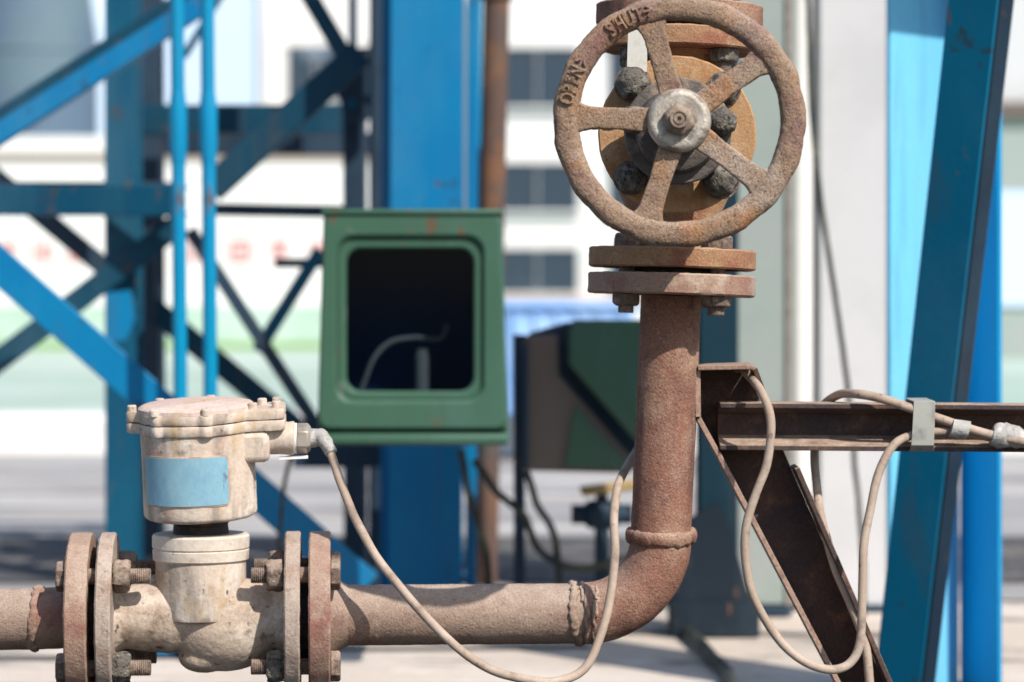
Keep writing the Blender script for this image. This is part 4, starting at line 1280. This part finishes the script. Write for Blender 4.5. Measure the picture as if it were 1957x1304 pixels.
obj("top_plate", MB().prism([P(1327, 704, dS), P(1429, 701, dS), P(1429, 701, dS) + Vector((0, -.075, 0)), P(1327, 704, dS) + Vector((0, -.060, 0))], (0, 0, .0045)), M['iron_lit'], ps, bevel=.0006)
obj("edge_plate", MB().prism([P(1429, 703, dS), P(1452, 752, dS), P(1452, 752, dS) + Vector((0, -.030, 0)), P(1429, 703, dS) + Vector((0, -.070, 0))], (.004, 0, .002)), M['iron_lit'], ps)

# ------------------------------------------------------------------ cables
g_end = gb + gx * .0415
pts = [g_end, P(612, 838, 2.962), P(632, 872, 2.955), P(655, 930, 2.94), P(678, 990, 2.93), P(722, 1068, 2.92), P(790, 1152, 2.91), P(860, 1226, 2.90), P(930, 1276, 2.90),
       P(1005, 1299, 2.90), P(1065, 1302, 2.905), P(1115, 1280, 2.915), P(1148, 1218, 2.925), P(1166, 1140, 2.935), P(1175, 1060, 2.945), P(1173, 990, 2.96), P(1177, 945, 2.985),
       P(1192, 905, 3.02), P(1216, 862, 3.055), P(1260, 800, 3.075), P(1330, 735, 3.075), P(1395, 705, 3.06), P(1432, 718, 2.995), P(1456, 752, 2.955), P(1473, 810, 2.945),
       P(1467, 880, 2.945), P(1445, 945, 2.945), P(1426, 1005, 2.945), P(1424, 1065, 2.945), P(1441, 1140, 2.945), P(1480, 1213, 2.945), P(1530, 1260, 2.945), P(1585, 1280, 2.945),
       P(1625, 1266, 2.948), P(1645, 1220, 2.95), P(1648, 1130, 2.955), P(1650, 1050, 2.96), P(1664, 970, 2.965), P(1682, 898, 2.97), P(1708, 852, 2.975), P(1742, 833, 2.981),
       P(1790, 825, 2.9815), P(1850, 828, 2.985), P(1910, 838, 2.985), P(1990, 846, 2.985), P(2100, 850, 2.985)]
o = obj("signal_cable", MB().tube(pts, .0043, 16, 9, noise_amp=.05), M['cable'], origin=g_end)
tag(o, "long beige cable looping from the actuator gland past the pipe to the beam", "cable")
tp = MB().tube([g_end - gx * .002, g_end.lerp(pts[1], .55), pts[1], P(624, 856, 2.958), pts[2] + Vector((-.0005, 0, .002))], lambda t: .0105 - .0048 * t ** .7, 18, 8, noise_amp=.12)
tp.displace(.0012, 160, .0006, 400)
obj("tape_wrap", tp, M['tape'], o, sharp=80)
pts2 = [P(2100, 866, 2.972), P(1990, 850, 2.972), P(1925, 838, 2.972), P(1862, 822, 2.976), P(1800, 802, 2.979), P(1740, 780, 2.978), P(1690, 763, 2.975), P(1640, 754, 2.985), P(1604, 754, 3.02), P(1574, 775, 3.048), P(1560, 815, 3.055),
        P(1557, 880, 3.045), P(1563, 945, 3.03), P(1575, 1010, 3.02), P(1596, 1085, 3.01), P(1625, 1155, 3.0), P(1650, 1220, 2.995), P(1661, 1290, 2.99), P(1662, 1360, 2.99), P(1650, 1460, 3.0)]
o2 = obj("spare_cable", MB().tube(pts2, .0045, 16, 9, noise_amp=.06), M['cable'], origin=pts2[-1])
tag(o2, "beige cable crossing over the beam and hanging down behind the loop", "cable")
m2 = MB().tube([P(1818, 818, 2.977), P(1848, 826, 2.977)], lambda t: .0092, 18, 3, smooth=True)
obj("tape_band", m2, M['tape'], o2)
m2 = MB().tube([P(1895, 832, 2.978), P(1915, 836, 2.978), P(1940, 840, 2.978), P(1985, 848, 2.978)], lambda t: .0105 + .002 * math.sin(t * 5), 18, 8, noise_amp=.25)
m2.displace(.0015, 150, .001, 350)
obj("tape_splice", m2, M['tape'], o2, sharp=80)
# strap round the beam
zt, zb_ = P(0, 768, 2.988).z + .0007, P(0, 860, 2.988).z - .0007
xs0, xs1 = P(1750, 0, 2.96).x, P(1791, 0, 2.96).x
m2 = MB()
outl = [(2.9735 + CY, zt + .0005), (3.036 + CY, zt + .001), (3.036 + CY, zb_ - .001), (2.983 + CY, zb_ - .0005), (2.9735 + CY, zb_ + .006), (2.9722 + CY, (zt + zb_) / 2)]
inl = [(2.9745 + CY, zt - .0008), (3.0345 + CY, zt - .0004), (3.0345 + CY, zb_ + .0004), (2.9835 + CY, zb_ + .0009), (2.9745 + CY, zb_ + .0066), (2.9732 + CY, (zt + zb_) / 2)]
def rg(pl, x, sk=0.0):
    return [Vector((x + sk * (z - zt), y, z)) for y, z in pl]
m2.loft([rg(outl, xs0, .06), rg(outl, xs1, .03), rg(inl, xs1, .03), rg(inl, xs0, .06)], close_path=True)
tag(obj("cable_strap", m2, M['strap'], origin=Vector((xs0, 2.96 + CY, zb_)), bevel=.0003), "pale flat strap tying the cables to the rusty beam", "strap")
